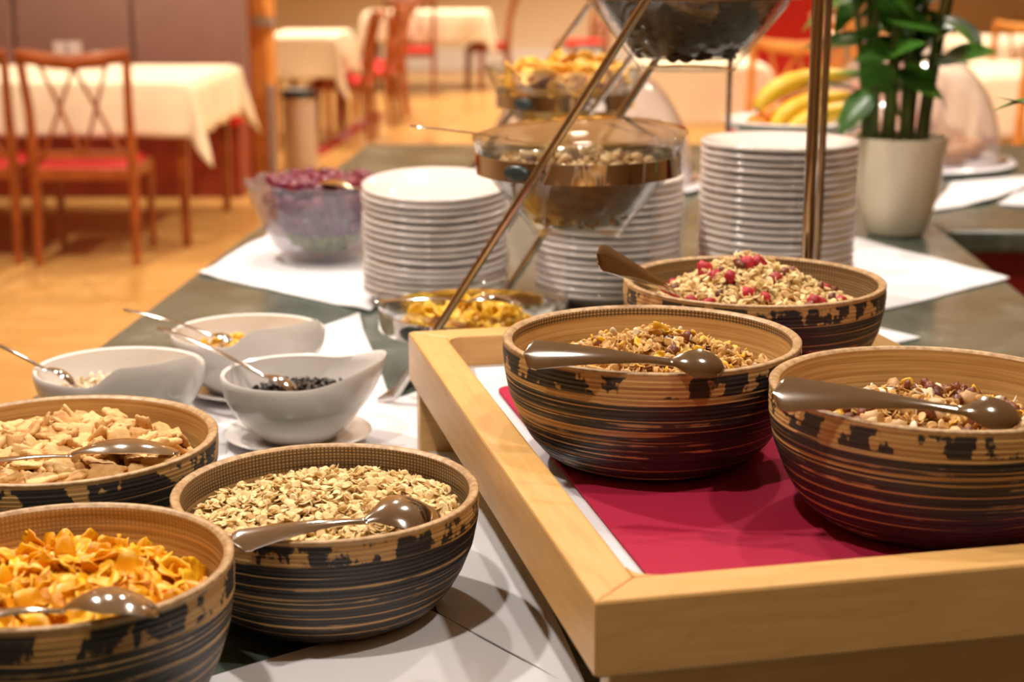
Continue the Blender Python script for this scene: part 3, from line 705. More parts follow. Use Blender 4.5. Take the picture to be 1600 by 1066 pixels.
hp.pieces('coconut_flake', ms(ALMV, 'coconut_flake', M['almond']), 40, (.0, .004), .7, 'pale coconut flake in the nearly empty porcelain bowl', 'coconut', 'coconut flakes in the porcelain bowl', .85)
def thin_spoon(hand, tip, label): return spoon(hand, tip, label, hw_=.0042, bw=.011, arch=.010, thick=.0028, bulge=.008, neck=.76, name='dessert_spoon')
def rest_spoon(key, rad, ang, tip, k, label):
    c, h_ = WB[key]; rp_ = c + Vector(((rad - .002) * math.cos(R(ang)), (rad - .002) * math.sin(R(ang)), h_ + .0045)); tp = c + Vector(tip)   # leans on the rim
    return thin_spoon(tp + (rp_ - tp) * k, tp, label)
rest_spoon('seed', .083, 158, (.004, -.006, .050), 2.15, 'thin steel spoon standing in the black seeds')
rest_spoon('gran', .094, 172, (-.012, .002, .054), 1.82, 'thin steel spoon in the orange granola bowl')
rest_spoon('pale', .094, 186, (-.045, -.010, .054), 3.1, 'thin steel spoon in the nearly empty porcelain bowl')

# ------------------------------------------------------------------ plates
ORD = ['second', 'third', 'fourth', 'fifth', 'sixth', 'seventh', 'eighth', 'ninth', 'tenth', 'eleventh', 'twelfth', 'thirteenth', 'fourteenth', 'fifteenth', 'sixteenth', 'seventeenth', 'eighteenth', 'nineteenth', 'twentieth', 'twenty-first', 'twenty-second', 'twenty-third', 'twenty-fourth', 'twenty-fifth', 'twenty-sixth']
GAPS = [0, -.0004, -.0006, .0002, 0, -.0005, .0003, .0002, -.0006]
def plate_mesh(r):
    return MB().lathe([(0, .0015), (r * .52, .0015), (r * .535, -.0053), (r * .565, -.0053), (r * .59, .0020), (r * .70, .006), (r * .86, .0115), (r * .975, .0150), (r * .995, .0164), (r, .0188), (r * .993, .0212), (r * .975, .0222), (r * .94, .0212), (r * .84, .0178), (r * .69, .0105), (r * .60, .0052), (0, .0045)], 72).mesh('plate', M['plate'], True, 50)
def stack(x, y, r, zt, step, label_mid, label_top, group, tilt=0, ttop=0, seed=0, lean=0):
    rr_ = random.Random(seed); me = plate_mesh(r); z = T + .0088; i = 0; n = max(3, int(round((zt - .022 - z) / step)) + 1); step = (zt - .022 - z) / (n - 1)
    for i in range(n):
        f = i / (n - 1); zz = z + step * i + (GAPS[i % len(GAPS)] if 0 < i < n - 1 else 0)
        jx, jy = rr_.uniform(-.0012, .0012), rr_.uniform(-.0012, .0012)
        Mx = Matrix.Translation((x + jx, y + jy - lean * f, zz)) @ Matrix.Rotation(tilt * min(1, f * 3) + (ttop if i == n - 1 else 0), 4, 'X') @ Matrix.Rotation(rr_.uniform(0, 6), 4, 'Z')
        o = inst('dinner_plate', me, Mx)
        k = n - 1 - i
        tag(o, label_top if k == 0 else ORD[k - 1] + ' white plate from the top ' + label_mid, 'plate', group)
stack(-.118, 2.44, .113, 1.040, .0108, 'of the stack beside the grape bowl', 'topmost white plate of the stack beside the grape bowl', 'plates stacked beside the grapes', R(4), R(1.2), 1)
stack(.150, 2.46, .116, 1.050, .0108, 'of the stack behind the granola bowl', 'topmost white plate of the stack behind the hanging granola bowl', 'plates stacked behind the granola bowl', 0, 0, 2)
stack(.404, 2.42, .119, 1.108, .0106, 'of the tall stack beside the plant', 'topmost white plate of the tall stack beside the plant pot', 'plates stacked beside the plant', 0, 0, 3)

# ------------------------------------------------------------------ tiered bowl stands
def ring_band(mb, c, r, z0, z1, th=.0022, n=64, tilt=None):
    pr = [(r, z0), (r + th, z0), (r + th, z1), (r, z1), (r, z0)]
    k = MB().lathe(pr, n); X = tilt or Matrix.Identity(4)
    mb.add([X @ Vector(p) + Vector(c) for p in k.v], k.f); return mb
def gbowl_mesh(r, h, foot=.42):
    pr = [(0, .004), (r * foot * .8, .003), (r * foot, 0), (r * foot * 1.04, .006), (r * .62, h * .30), (r * .82, h * .58), (r * .95, h * .84), (r * .985, h * .97), (r, h), (r * .992, h + .003), (r * .965, h + .0015), (r * .945, h * .95), (r * .91, h * .82), (r * .78, h * .57), (r * .58, h * .30), (r * foot * .9, .014), (0, .012)]
    return MB().lathe(pr, 72).mesh('glass_bowl', M['glass'], True, 60)
def bowl_out(r, h, d):
    """outer radius of a glass bowl d below its rim"""
    z = (h - d) / h; pr = [(0, .42), (.05, .44), (.30, .62), (.58, .82), (.84, .95), (.97, .985), (1, 1)]
    for (a, ra), (b, rb) in zip(pr, pr[1:]):
        if z <= b: return r * (ra + (rb - ra) * (z - a) / (b - a)) - .0006
def tilt_m(ax, ay): return Matrix.Rotation(ax, 4, 'X') @ Matrix.Rotation(ay, 4, 'Y')
def glass_bowl(c, r, h, label, tl):
    e = empty('glass_bowl', label=label, cat='bowl', group='glass bowls on tiered stands'); e.matrix_world = Matrix.Translation(c) @ tl
    o = bpy.data.objects.new('bowl_wall', gbowl_mesh(r, h)); col.objects.link(o); o.parent = e
    return e
def inv_leg(A0, A1, topz, Rb, rad, rad2):
    """slanted rod from foot up past A1, bent over into the upright leg down to Rb"""
    d = (A1 - A0).normalized(); t = (topz - A0.z) / d.z; tp = A0 + d * t; rt_ = Vector((Rb.x, Rb.y, topz))
    m1 = tp + d * .03; m2 = rt_ + Vector((0, 0, .03)); mid = (m1 + m2) / 2 + Vector((0, 0, .012))
    return [A0, A0.lerp(tp, .5), tp, m1, mid, m2, rt_, Vector((Rb.x, Rb.y, (topz + T) / 2)), Vector((Rb.x, Rb.y, T + .004))]
def tier_stand(A0, A1, Rn, Rf, off, topz, label, rad, tiers, tl, key):
    e = empty('bowl_stand', (A0.x, A0.y, T), 0, label, 'stand', 'tiered bowl stands'); inv = Matrix.Translation(-e.location)
    def mk(mb, name, m, **k):
        o = mb.build(name, m, e, **k); o.location = -Vector(e.location); return o
    n_path = inv_leg(A0, A1, topz, Rn, rad, rad); f_path = inv_leg(A0 + off, A1 + off, topz, Rf, rad, rad)
    mk(MB().tube(n_path, [rad] * 5 + [rad * 1.3] * 4, 12), 'side_frame', M['steel']); mk(MB().tube(f_path, rad, 12), 'side_frame', M['steel'])
    mk(MB().tube([A0, A0 + Vector((-.016, 0, -.004)), A0 + off + Vector((-.016, 0, -.004)), A0 + off], rad, 10), 'foot_bar', M['steel'])
    mk(MB().tube([Vector((Rn.x, Rn.y, T + .005)), Vector((Rf.x, Rf.y, T + .005))], rad, 10), 'rear_bar', M['steel'])
    for (c, r, z) in tiers:
        mb = ring_band(MB(), c, r, z - .024, z, tilt=tl); o = mk(mb, 'bowl_ring', M['chrome'], sharp=30)
        zm = z - .012; dr = (A1 - A0).normalized()
        for q0 in (A0, A0 + off):                                   # pins that carry the ring on the slanted rods
            q = q0 + dr * ((zm - q0.z) / dr.z); cc = Vector((c[0], c[1], zm)); d_ = (q - cc).normalized()
            if (q - cc).length > r: mk(MB().tube([cc + d_ * (r + .001), q], .0032, 8), 'ring_pin', M['steel'])
        # grip pads
        for aa in (R(233), R(20)):
            g = MB().ball((0, 0, 0), (.0045, .019, .010), 12, 8, None)
            X = Matrix.Translation(Vector(c)) @ tl @ Matrix.Rotation(aa, 4, 'Z') @ Matrix.Translation((r + .0035, 0, z - .013))
            k = MB().add([X @ Vector(p) for p in g.v], g.f).build('grip_pad', M['grip'], o)
    return e
YS = lambda x: 1.86 - .12 * (x + .13)
def onS(u, v):
    y = 1.86
    for _ in range(8): q = onY(u, v, y); y = YS(q.x)
    return q
A0 = onS(612, 632); A0.z = T + .008
A1 = onS(1010, 0); Al = onS(685, 512); dA = (A1 - Al).normalized()
A0 = Al - dA * ((Al.z - (T + .010)) / dA.z)
Rn = onS(1265, 400); Rn.y += .016; off = Vector((.095, .32, 0)); Rf = Vector((.405, 2.09, 0))
def on_rod(z): return Al + dA * ((z - Al.z) / dA.z) + off / 2
TL1 = tilt_m(0, 0)
gb = []
c_bot = on_rod(.925); c_mid = on_rod(1.128); c_top = on_rod(1.318)
c_bot = Vector((onY(738, 455, 2.0).x, 2.0, .952)); c_mid = Vector((onY(904, 215, 1.975).x, 1.975, 1.160)); c_top = Vector((onY(1076, 0, 1.995).x, 1.995, 1.3676))
GR, GH = .124, .105
TLm = tilt_m(0, R(-2)); TLb = tilt_m(R(2), R(0))
tiers = [(Vector((c_bot.x, c_bot.y, 0)), bowl_out(.124, .085, .012), c_bot.z - .012), (Vector((c_mid.x, c_mid.y, 0)), bowl_out(.132, .120, .018), c_mid.z - .018), (Vector((c_top.x, c_top.y, 0)), bowl_out(.143, .126, .016), c_top.z - .016)]
tier_stand(A0, A1, Rn, Rf, off, 1.50, 'tall steel tiered stand with three glass cereal bowls in front of the plates', .0052, tiers, Matrix.Identity(4), 1)
def gl(c, key, label, r=GR, h=GH, tl=Matrix.Identity(4)): return glass_bowl((c.x, c.y, c.z - h), r, h, label, tl)
gl(c_bot, 'b', 'low glass bowl of banana chips behind the maple riser', .124, .085); GMID = gl(c_mid, 'm', 'glass bowl of nut granola in the middle ring of the stand', .132, .120); gl(c_top, 't', 'glass bowl of chocolate flakes at the top of the stand', .143, .126)
# glass lid plate tilted over the granola bowl
MB().lathe([(0, .006), (.05, .0055), (.115, .004), (.129, .001), (.131, .0025), (.129, .0045), (.115, .0075), (.05, .009), (0, .0095)], 96, rimf=lambda i, a: (((-.034, 0) if abs(a - R(195)) < .12 else (0, 0)) if i in (3, 4, 5) else (-.020, 0) if i in (2, 6) and abs(a - R(195)) < .12 else (0, 0))).build('lid', M['glass'], GMID); o = GMID.children[-1] if GMID.children else None
for k in KIDS(GMID):
    if k.name.startswith('lid'): k.location = (.004, 0, .122); k.rotation_euler = (R(3), R(-2), 0); k['label'] = 'flat clear glass lid'
# contents
def content(c, h, rr_, fill, mound, variants, m, n_fill, n_ind, nm, sing, lab_f, lab_i, cat, grp, tilt=.8, body_r=None, lift=(0, .004), seed=30, pk=(0, 0), INSET=.002):
    """contents follow the bowl down to its floor"""
    zf = c.z - h + .016; hp = Heap(Vector((c.x, c.y, 0)), rr_, zf + fill, mound, pk, seed, .004)
    mb = MB(); N = 36
    body = [(rr_, zf + fill - .003), (rr_ * .90, zf + fill * .72), (rr_ * .70, zf + fill * .32), (rr_ * .50, zf + .002), (0, zf)]
    mb.lathe(body, N, (c.x, c.y, 0))
    rp = random.Random(seed)
    for _ in range(n_fill):                           # pieces pressed against the glass
        q = rp.random(); r0 = rr_ * (.50 + .5 * q ** .8) - INSET; z0 = zf + .002 + (fill - .002) * q; a = rp.uniform(0, 6.283)
        X = Matrix.Translation((c.x + r0 * math.cos(a), c.y + r0 * math.sin(a), z0)) @ Matrix.Rotation(a, 4, 'Z') @ Matrix.Rotation(R(60), 4, 'Y') @ Matrix.Rotation(rp.uniform(0, 6), 4, 'Z') @ orient(.25, rp)
        v = rp.choice(variants); mb.add([X @ Vector(p) for p in v.v], v.f)
    for _ in range(n_fill // 2):
        v = rp.choice(variants); X = hp.mat(.92, rp.uniform(-.004, .001), tilt); mb.add([X @ Vector(p) for p in v.v], v.f)
    tag(mb.build(nm, m, sharp=0), lab_f, cat, None, 'stuff')
    if n_ind: hp.pieces(sing, ms(variants, sing, m), n_ind, lift, tilt, lab_i, cat, grp, .9)
CHIPV = [sheet_flake(.0125, 90 + i, .0018, .8, 6, .15) for i in range(6)]
MANGV = [sheet_flake(.022, 100 + i, .0030, .9, 6, .4) for i in range(5)]
CHOCV = [sheet_flake(.0105, 110 + i, .0016, .5, 5, .2) for i in range(6)]
GRANV = NUTV + [lump(.0045, .0035, .0026, 70 + i, .6) for i in range(3)]
content(c_bot, .085, .092, .036, .012, CHIPV, M['chip'], 60, 60, 'banana_chips', 'banana_chip', 'lower layer of yellow banana chips in the low glass bowl', 'curled yellow banana chip in the low glass bowl', 'banana chip', 'banana chips in the low glass bowl', .6, lift=(-.002, .010), seed=31, INSET=.006)
content(c_mid, .120, .110, .070, .012, GRANV, varied('dark_granola', (.17, .06, .012), (.40, .19, .05), 90, .55, (.62, .38, .13)), 520, 0, 'granola', '', 'golden granola filling the glass bowl in the middle ring', '', 'granola', None, seed=32, INSET=.006)
hp = Heap(Vector((c_mid.x, c_mid.y, 0)), .105, c_mid.z - .120 + .016 + .070, .012, (0, 0), 33)
hp.pieces('granola_nut', ms(NUTV, 'granola_nut', M['nut']), 60, (0, .006), .8, 'pale nut on the granola in the glass bowl', 'nut', 'nuts on the hanging granola', .9, (1.1, 1.5))
rp = random.Random(5)
for _ in range(46):      # nuts and raisins that show through the glass
    q = rp.uniform(.1, .95); a = rp.uniform(3.3, 6.1); r0 = .108 * (.50 + .5 * q ** .8) - .0075; z0 = c_mid.z - .104 + .070 * q
    X = Matrix.Translation((c_mid.x + r0 * math.cos(a), c_mid.y + r0 * math.sin(a), z0)) @ orient(1.5, rp) @ Matrix.Scale(rp.uniform(1.1, 1.5), 4)
    if rp.random() < .6: tag(inst('granola_nut', rp.choice(NUTM) if 'NUTM' in globals() else bpy.data.meshes['granola_nut'], X), 'pale nut pressed against the glass of the granola bowl', 'nut', 'nuts behind the glass')
    else: tag(inst('granola_raisin', bpy.data.meshes['raisin'], X), 'brown raisin pressed against the glass of the granola bowl', 'raisin', 'raisins behind the glass')
content(c_top, .126, .112, .080, .014, CHOCV, M['choc'], 260, 90, 'chocolate_flakes', 'chocolate_flake', 'dark chocolate flakes filling the top glass bowl', 'curled dark chocolate flake in the top glass bowl', 'cereal flake', 'chocolate flakes in the top bowl', .7, seed=34, INSET=.006)
spoon(Vector(onY(583, 470, 1.90)), Vector(onY(822, 478, 1.95)), 'steel spoon lying on the banana chips', hw_=.009, bw=.017, bulge=.012)
rp_ = Vector((c_mid.x - .1285 * math.cos(R(15)), c_mid.y - .1285 * math.sin(R(15)), c_mid.z + .0035)); tp_ = Vector((c_mid.x + .045, c_mid.y + .012, c_mid.z - .034))
spoon(tp_ + (rp_ - tp_) * 1.47, tp_, 'steel spoon with its handle over the edge of the granola bowl', hw_=.006, bw=.020, neck=.68)

# second stand behind
D1, D0 = onY(985, 90, 2.60), onY(905, 200, 2.60); dD = (D1 - D0).normalized(); S0 = D0 - dD * ((D0.z - (T + .01)) / dD.z)
offs = Vector((onY(868, 80, 2.88).x - (D0 + dD * ((onY(868, 80, 2.88).z - D0.z) / dD.z)).x, .28, 0))
c2b = Vector((onY(883, 106, 2.74).x, 2.74, 1.195))
Rn2 = Vector((onY(1272, 100, 2.60).x, 2.60, 0)); Rf2 = Vector((onY(1139, 150, 2.88).x, 2.88, 0))
tier_stand(S0, D1, Rn2, Rf2, offs, 1.45, 'steel tiered stand holding dried mango behind the plate stacks', .0050, [(Vector((c2b.x, c2b.y, 0)), bowl_out(.136, .125, .042), c2b.z - .042)], Matrix.Identity(4), 2)
gl(c2b, 'y', 'glass bowl of dried mango on the stand behind the plates', .136, .125)
content(c2b, .125, .108, .082, .022, MANGV, M['mango'], 60, 60, 'dried_mango', 'mango_piece', 'lower layer of dried mango in the rear glass bowl', 'curled orange piece of dried mango in the rear glass bowl', 'dried fruit', 'dried mango pieces', .7, lift=(0, .012), seed=36, INSET=.010)

# ------------------------------------------------------------------ grape bowl
gc = Vector((-.335, 2.80, T + .004)); GRR = .132
gb_ = empty('fruit_bowl', gc, 0, 'frosted glass bowl full of red and green grapes', 'bowl')
def scal(i, a): return ((.004 * math.cos(a * 12) if 7 <= i <= 12 else 0), (.003 * math.cos(a * 12) if 8 <= i <= 11 else 0))
MB().lathe([(0, .003), (.045, .003), (.05, 0), (.062, .004), (.088, .030), (.112, .070), (.124, .105), (.131, .130), (.134, .139), (.131, .141), (.127, .138), (.119, .105), (.107, .070), (.083, .033), (.05, .009), (0, .008)], 96, rimf=scal).build('bowl_wall', M['frosted'], gb_, sharp=0)
GRM = [MB().ball((0, 0, 0), (.0125, .0125, .0145), 14, 10).mesh('grape', M['grape_red'], True, 0)]
GGM = [MB().ball((0, 0, 0), (.0125, .0125, .0145), 14, 10).mesh('grape', M['grape_green'], True, 0)]
rp = random.Random(9)
for lay in range(6):
    z = .024 + lay * .021; rb = [.045, .068, .084, .096, .105, .096][lay]
    for ring in range(6):
        rr2 = rb - .013 - ring * .024
        if rr2 < 0: break
        nn = max(1, int(2 * math.pi * rr2 / .0255))
        if lay < 4 and ring > 0: continue
        for k in range(nn):
            a = 2 * math.pi * (k + rp.uniform(-.2, .2)) / nn + lay * .4
            X = Matrix.Translation(gc + Vector((rr2 * math.cos(a), rr2 * math.sin(a), z + rp.uniform(-.004, .006) + (.006 if lay == 5 else 0)))) @ orient(1.2, rp)
            green = lay < 2
            tag(inst('grape', GGM[0] if green else GRM[0], X), 'green grape low in the frosted glass bowl' if green else 'dark red grape in the frosted glass bowl', 'grape', 'green grapes' if green else 'red grapes')
spoon(onY(600, 318, 2.66) + Vector((0, 0, .010)), onY(498, 294, 2.74) + Vector((0, 0, .010)), 'golden serving spoon lying on the grapes', m='gold_steel', hw_=.008, bw=.018, neck=.5)

# ------------------------------------------------------------------ plant
def leaf_mesh(L, W, seed=0, bend=.25):
    def f(u, v):
        wv = W * math.sin(math.pi * min(1, max(0, u)) ** .8) * (v - .5) * 2
        return Vector((u * L, wv, -bend * L * u * u + .18 * abs(wv)))
    return MB().grid(f, 8, 4)
def plant(base, pot_r, pot_h, stems, label, label_leaf=None, seed=0, leafL=.07, skip=0):
    rp = random.Random(seed); e = empty('potted_plant', base, 0, label, 'plant')
    ph = pot_h
    MB().lathe([(0, .002), (pot_r * .58, 0), (pot_r * .66, .006), (pot_r * .80, ph * .30), (pot_r * .93, ph * .62), (pot_r, ph * .97), (pot_r, ph), (pot_r * .95, ph), (pot_r * .93, ph * .9), (0, ph * .9)], 64).build('pot', M['pot'], e)
    MB().lathe([(pot_r * .94, ph * .905), (pot_r * .5, ph * .925), (0, ph * .93)], 32).build('soil', M['soil'], e)
    lm = [leaf_mesh(leafL * s_, leafL * .27 * s_, 0, .25).mesh('leaflet', M['leaf'], True, 0) for s_ in (.85, 1.0, 1.15)]
    for (x, y, lx, ly, H, r0) in stems:
        path = [Vector((x + lx * t ** 1.5, y + ly * t ** 1.5, ph * .9 + H * t)) for t in [i / 8 for i in range(9)]]
        st = MB().tube(path, [r0 * (1 - .65 * i / 8) for i in range(9)], 8).build('stem', M['stem'], e)
        n = int(H / .052)
        for i in range(n):
            t = skip + (1 - skip) * (i + .5) / n
            p = Vector((x + lx * t ** 1.5, y + ly * t ** 1.5, ph * .9 + H * t)); a = rp.uniform(-.8, .8) + (0 if i % 2 else math.pi) + rp.uniform(-.3, .3)
            Mx = Matrix.Translation(p) @ Matrix.Rotation(a, 4, 'Z') @ Matrix.Rotation(R(rp.uniform(-55, 45)), 4, 'Y') @ Matrix.Rotation(R(rp.uniform(-40, 40)), 4, 'X')
            o = bpy.data.objects.new('leaflet', rp.choice(lm)); col.objects.link(o); o.parent = st; o.matrix_local = Mx
    return e
pb = P(1398, 366, T); pb.z = T + .003
S = []
rp = random.Random(4)
for (px, lean) in ((1330, -.06), (1342, -.02), (1352, -.045), (1368, .01), (1385, .02), (1402, .0), (1418, .03), (1432, .05), (1448, .07)):
    x = (px - 1398) / 2500 * 3.1 * .85; S.append((x, rp.uniform(-.035, .03), lean, rp.uniform(-.03, .03), rp.uniform(.36, .46), rp.uniform(.008, .0125)))
plant(pb, .090, .188, S, 'leafy green plant with thick stems in a cream ceramic pot', seed=3, leafL=.108, skip=.20)
# a second plant standing to the right of the riser, only leaf tips reach in
pr_ = onY(1592, 150, 1.9)
plant(Vector((.735, 1.93, T + .003)), .055, .11, [(0, 0, -.062, -.0, .26, .005), (.01, .01, .04, .0, .22, .005)], 'small potted plant right of the bowls with only leaf tips showing', seed=8, leafL=.072, skip=.55)
st2 = [k for k in bpy.data.objects if k.name.startswith('stem') and k.parent and k.parent.name == 'potted_plant.001'][0]
for v_, dz_ in ((150, 10), (178, -22)):
    q = onY(1640, v_, 1.93); o = bpy.data.objects.new('leaflet', leaf_mesh(.072, .014, 0, .1).mesh('leaflet', M['leaf'], True, 0)); col.objects.link(o); o.parent = st2
    o.matrix_local = Matrix.Translation((q.x - .735, 0, q.z - T - .003)) @ Matrix.Rotation(math.pi, 4, 'Z') @ Matrix.Rotation(R(dz_), 4, 'Y')

# ------------------------------------------------------------------ fruit on a white plate behind
fb = Vector((onY(1240, 200, 3.40).x, 3.40, T))
pl = empty('fruit_dish', (fb.x, fb.y, T + .002), 0, 'white footed dish carrying bananas and oranges', 'dish')
MB().lathe([(0, .002), (.07, 0), (.075, .01), (.035, .03), (.032, .12), (.06, .150), (.13, .166), (.15, .188), (.146, .191), (.12, .174), (.05, .160), (0, .158)], 56).build('dish', M['porcelain'], pl)
def banana(p_list, r, label):
    e = empty('banana', p_list[0], 0, label, 'banana', 'bananas on the footed dish')
    pts = [Vector(p) - Vector(p_list[0]) for p in p_list]; N = 14; path = []
    a, b, c = pts
    for i in range(N + 1):
        t = i / N; path.append(a * (1 - t) ** 2 + b * 2 * t * (1 - t) + c * t * t)
    MB().tube(path, [r * max(.22, math.sin(math.pi * min(1, .1 + .82 * i / N)) ** .55) for i in range(N + 1)], 7).build('peel', M['banana'], e, sharp=0)
    d = (path[-1] - path[-2]).normalized(); MB().tube([path[-1] - d * .002, path[-1] + d * .02], [r * .3, r * .2], 6).build('stalk', M['banana_tip'], e)
    d = (path[0] - path[1]).normalized(); MB().tube([path[0] - d * .002, path[0] + d * .004], [r * .25, r * .15], 6).build('blossom_end', M['banana_tip'], e)
banana([onY(1184, 170, 3.38), onY(1215, 118, 3.40), onY(1330, 118, 3.46)], .0238, 'uppermost yellow banana on the footed dish')
banana([onY(1210, 198, 3.34), onY(1235, 158, 3.36), onY(1325, 150, 3.42)], .0228, 'yellow banana lying against the orange')
banana([onY(1232, 208, 3.31), onY(1265, 178, 3.33), onY(1345, 168, 3.38)], .0228, 'lowest yellow banana just above the plate stack')
for i, (u, v, y, lab) in enumerate(((1186, 196, 3.40, 'bright orange lying left of the bananas'), (1206, 184, 3.45, 'bright orange tucked behind the first banana'))):
    q = onY(u, v, y); e = empty('orange', q, 0, lab, 'orange'); MB().ball((0, 0, 0), (.029, .029, .027), 16, 12).build('fruit', M['orange'], e); MB().ball((0, 0, .0268), (.003, .003, .002), 6, 4).build('stem_end', M['banana_tip'], e)

# ------------------------------------------------------------------ acrylic domes
def dome(c, rx, hz, label, base_label, kind):
    e = empty('cake_dome', c, 0, label, 'dome', 'clear food domes')
    pr = []
    for i in range(19):
        a = math.pi / 2 * i / 18; pr.append((rx * math.cos(a), .012 + hz * math.sin(a)))
    MB().lathe([(rx + .02, .010), (rx + .02, .014)] + pr[:-1] + [(0, .012 + hz)], 64).build('cover', M['acrylic'], e, sharp=60)
    MB().lathe([(0, 0), (rx + .035, 0), (rx + .04, .006), (rx + .035, .010), (0, .010)], 64).build('base_plate', M['white_plastic'], e)
    MB().tube([(-.03, 0, hz + .008), (-.03, 0, hz + .03), (.03, 0, hz + .03), (.03, 0, hz + .008)], .006, 8).build('handle', M['steel'], e)
    return e
d1 = P(910, 258, T); d1c = Vector((d1.x, 3.78, T + .003)); dome(d1c, .245, .285, 'clear acrylic dome behind the dried mango bowl', '', 0)
d2 = P(1420, 262, T); d2c = Vector((onY(1408, 262, 4.17).x, 4.17, T + .003)); dome(d2c, .248, .300, 'clear acrylic dome over brown pastries behind the plant', '', 1)
rp = random.Random(12)
for k in range(9):
    a = k * math.pi / 3; rr3 = .150 if k < 6 else 0
    X = Matrix.Translation(d2c + (Vector((rr3 * math.cos(a), rr3 * math.sin(a), .037)) if k < 6 else Vector((0, (-.01, -.085, .085)[k - 6], (.037, .084, .084)[k - 6])))) @ Matrix.Rotation(a - math.pi / 2 if k < 6 else (0, .4, 2.6)[k - 6], 4, 'Z')
    path = [Vector((.05 * math.cos(b), .035 * math.sin(b), 0)) for b in [R(-20 + 220 * i / 12) for i in range(13)]]
    mb = MB().tube(path, [.006 + .019 * math.sin(math.pi * i / 12) + .003 * (i % 2) for i in range(13)], 10)
    o = mb.build('croissant', M['pastry'], sharp=0); o.matrix_world = X; tag(o, 'brown croissant under the clear dome', 'croissant', 'croissants under the dome')
for k in range(7):
    a = k * .9; X = Matrix.Translation(d1c + Vector((.09 * math.cos(a), .09 * math.sin(a), .040)))
    o = MB().ball((0, 0, 0), (.045, .04, .028), 12, 8, None, .3, k).build('bread_roll', M['pastry'], sharp=0); o.matrix_world = X; tag(o, 'small brown bread roll under the first dome', 'bread roll', 'bread rolls under the dome')

# ------------------------------------------------------------------ dining furniture
def make_chair(wood, label):
    t = empty('dining_chair', (0, 0, 0), 0, label, 'chair', 'dining chairs')
    W2, D = .22, .42            # chair faces +y, back towards -y
    for s in (-1, 1):
        # back leg and post in one sweep
        MB().tube([(s * W2, -.035, 0), (s * W2, -.005, .25), (s * W2, 0, .45), (s * W2 * 1.0, -.02, .70), (s * W2 * 1.06, -.075, .94)], [.021, .024, .027, .024, .022], 6, flat=.9).build('back_leg', wood, t)
        MB().tube([(s * (W2 - .005), D, 0), (s * (W2 - .005), D - .01, .25), (s * (W2 - .005), D - .015, .43)], [.016, .020, .023], 6).build('front_leg', wood, t)
        MB().box((s * (W2 - .004), D / 2, .415), (.026, D - .04, .055)).build('side_apron', wood, t, smooth=False, bevel=.004)
    MB().box((0, 0, .415), (2 * W2, .026, .055)).build('rear_apron', wood, t, smooth=False, bevel=.004)
    MB().box((0, D - .015, .415), (2 * W2 - .03, .026, .055)).build('front_apron', wood, t, smooth=False, bevel=.004)
    def cush(u, v):
        a, b = (u - .5) * 2, (v - .5) * 2; e = (1 - a ** 6) * (1 - b ** 6)
        return Vector((a * (W2 - .005), .20 + b * .205, .442 + .036 * e ** .5))
    MB().grid(cush, 14, 14).build('seat_cushion', M['seat_red'], t, sharp=0)
    rail = [(-W2 * 1.12, -.080, .955), (-W2 * .6, -.100, .930), (0, -.105, .918), (W2 * .6, -.100, .930), (W2 * 1.12, -.080, .955)]
    MB().tube(rail, [.022, .030, .032, .030, .022], 8, flat=1.15).build('top_rail', wood, t)
    MB().box((0, -.006, .50), (2 * W2 - .02, .018, .035)).build('lower_rail', wood, t, smooth=False, bevel=.003)
    for x0, x1 in ((-.17, .01), (-.01, -.15), (.01, .15), (.17, -.01)):     # crossed lattice slats
        bow = .03 * (1 if x1 > x0 else -1)
        path = []
        for i in range(9):
            q = i / 8; path.append((x0 + (x1 - x0) * q + 0 * bow, -.008 - .085 * q ** 1.6, .51 + .41 * q))
        MB().tube(path, .0145, 6, flat=.6).build('lattice_slat', wood, t)
    return t
ch0 = make_chair(M['wood_bg'], 'cherry wood lattice back chair with red seat at the end of the near tablecloth')
ch0.location = (-1.932, 7.20, 0); ch0.rotation_euler = (0, 0, R(2))
def chair(x, y, rz, label, wood=None):
    c = copy_tree(ch0); c.location = (x, y, 0); c.rotation_euler = (0, 0, R(rz)); c['label'] = label
    if wood:
        for k in KIDS(c):
            if k.name.split('.')[0] != 'seat_cushion':
                key = k.data.name + '_or'
                if key not in bpy.data.meshes: d = k.data.copy(); d.name = key; d.materials[0] = wood
                k.data = bpy.data.meshes[key]
    return c
chair(-2.475, 7.22, 1, 'cherry wood lattice back chair with red seat by the near table, at the frame edge')

def drape(cx, cy, ax, ay, zt, drop, seed=0, corner=.55):
    def f(u, v):
        X, Y = (u - .5) * 2 * (ax + drop), (v - .5) * 2 * (ay + drop)
        ox, oy = max(0, abs(X) - ax), max(0, abs(Y) - ay); sx, sy = math.copysign(1, X), math.copysign(1, Y)
        x, y = max(-ax, min(ax, X)), max(-ay, min(ay, Y)); z = zt
        if ox and not oy: q = ox / drop; z -= ox; x += sx * (.012 + .02 * q + .014 * q * math.sin(y * 17 + seed)) * min(1, q * 3)
        elif oy and not ox: q = oy / drop; z -= oy; y += sy * (.012 + .02 * q + .014 * q * math.sin(x * 17 + seed)) * min(1, q * 3)
        elif ox and oy:
            l = math.hypot(ox, oy); m_ = max(ox, oy); z -= m_ + corner * min(ox, oy)
            g = .10 * min(ox, oy) / drop * 1.1 + .02; x += sx * g * ox / l * 1.2; y += sy * g * oy / l * 1.2
        return Vector((x, y, z))
    return MB().grid(f, 56, 56), (cx, cy, 0)
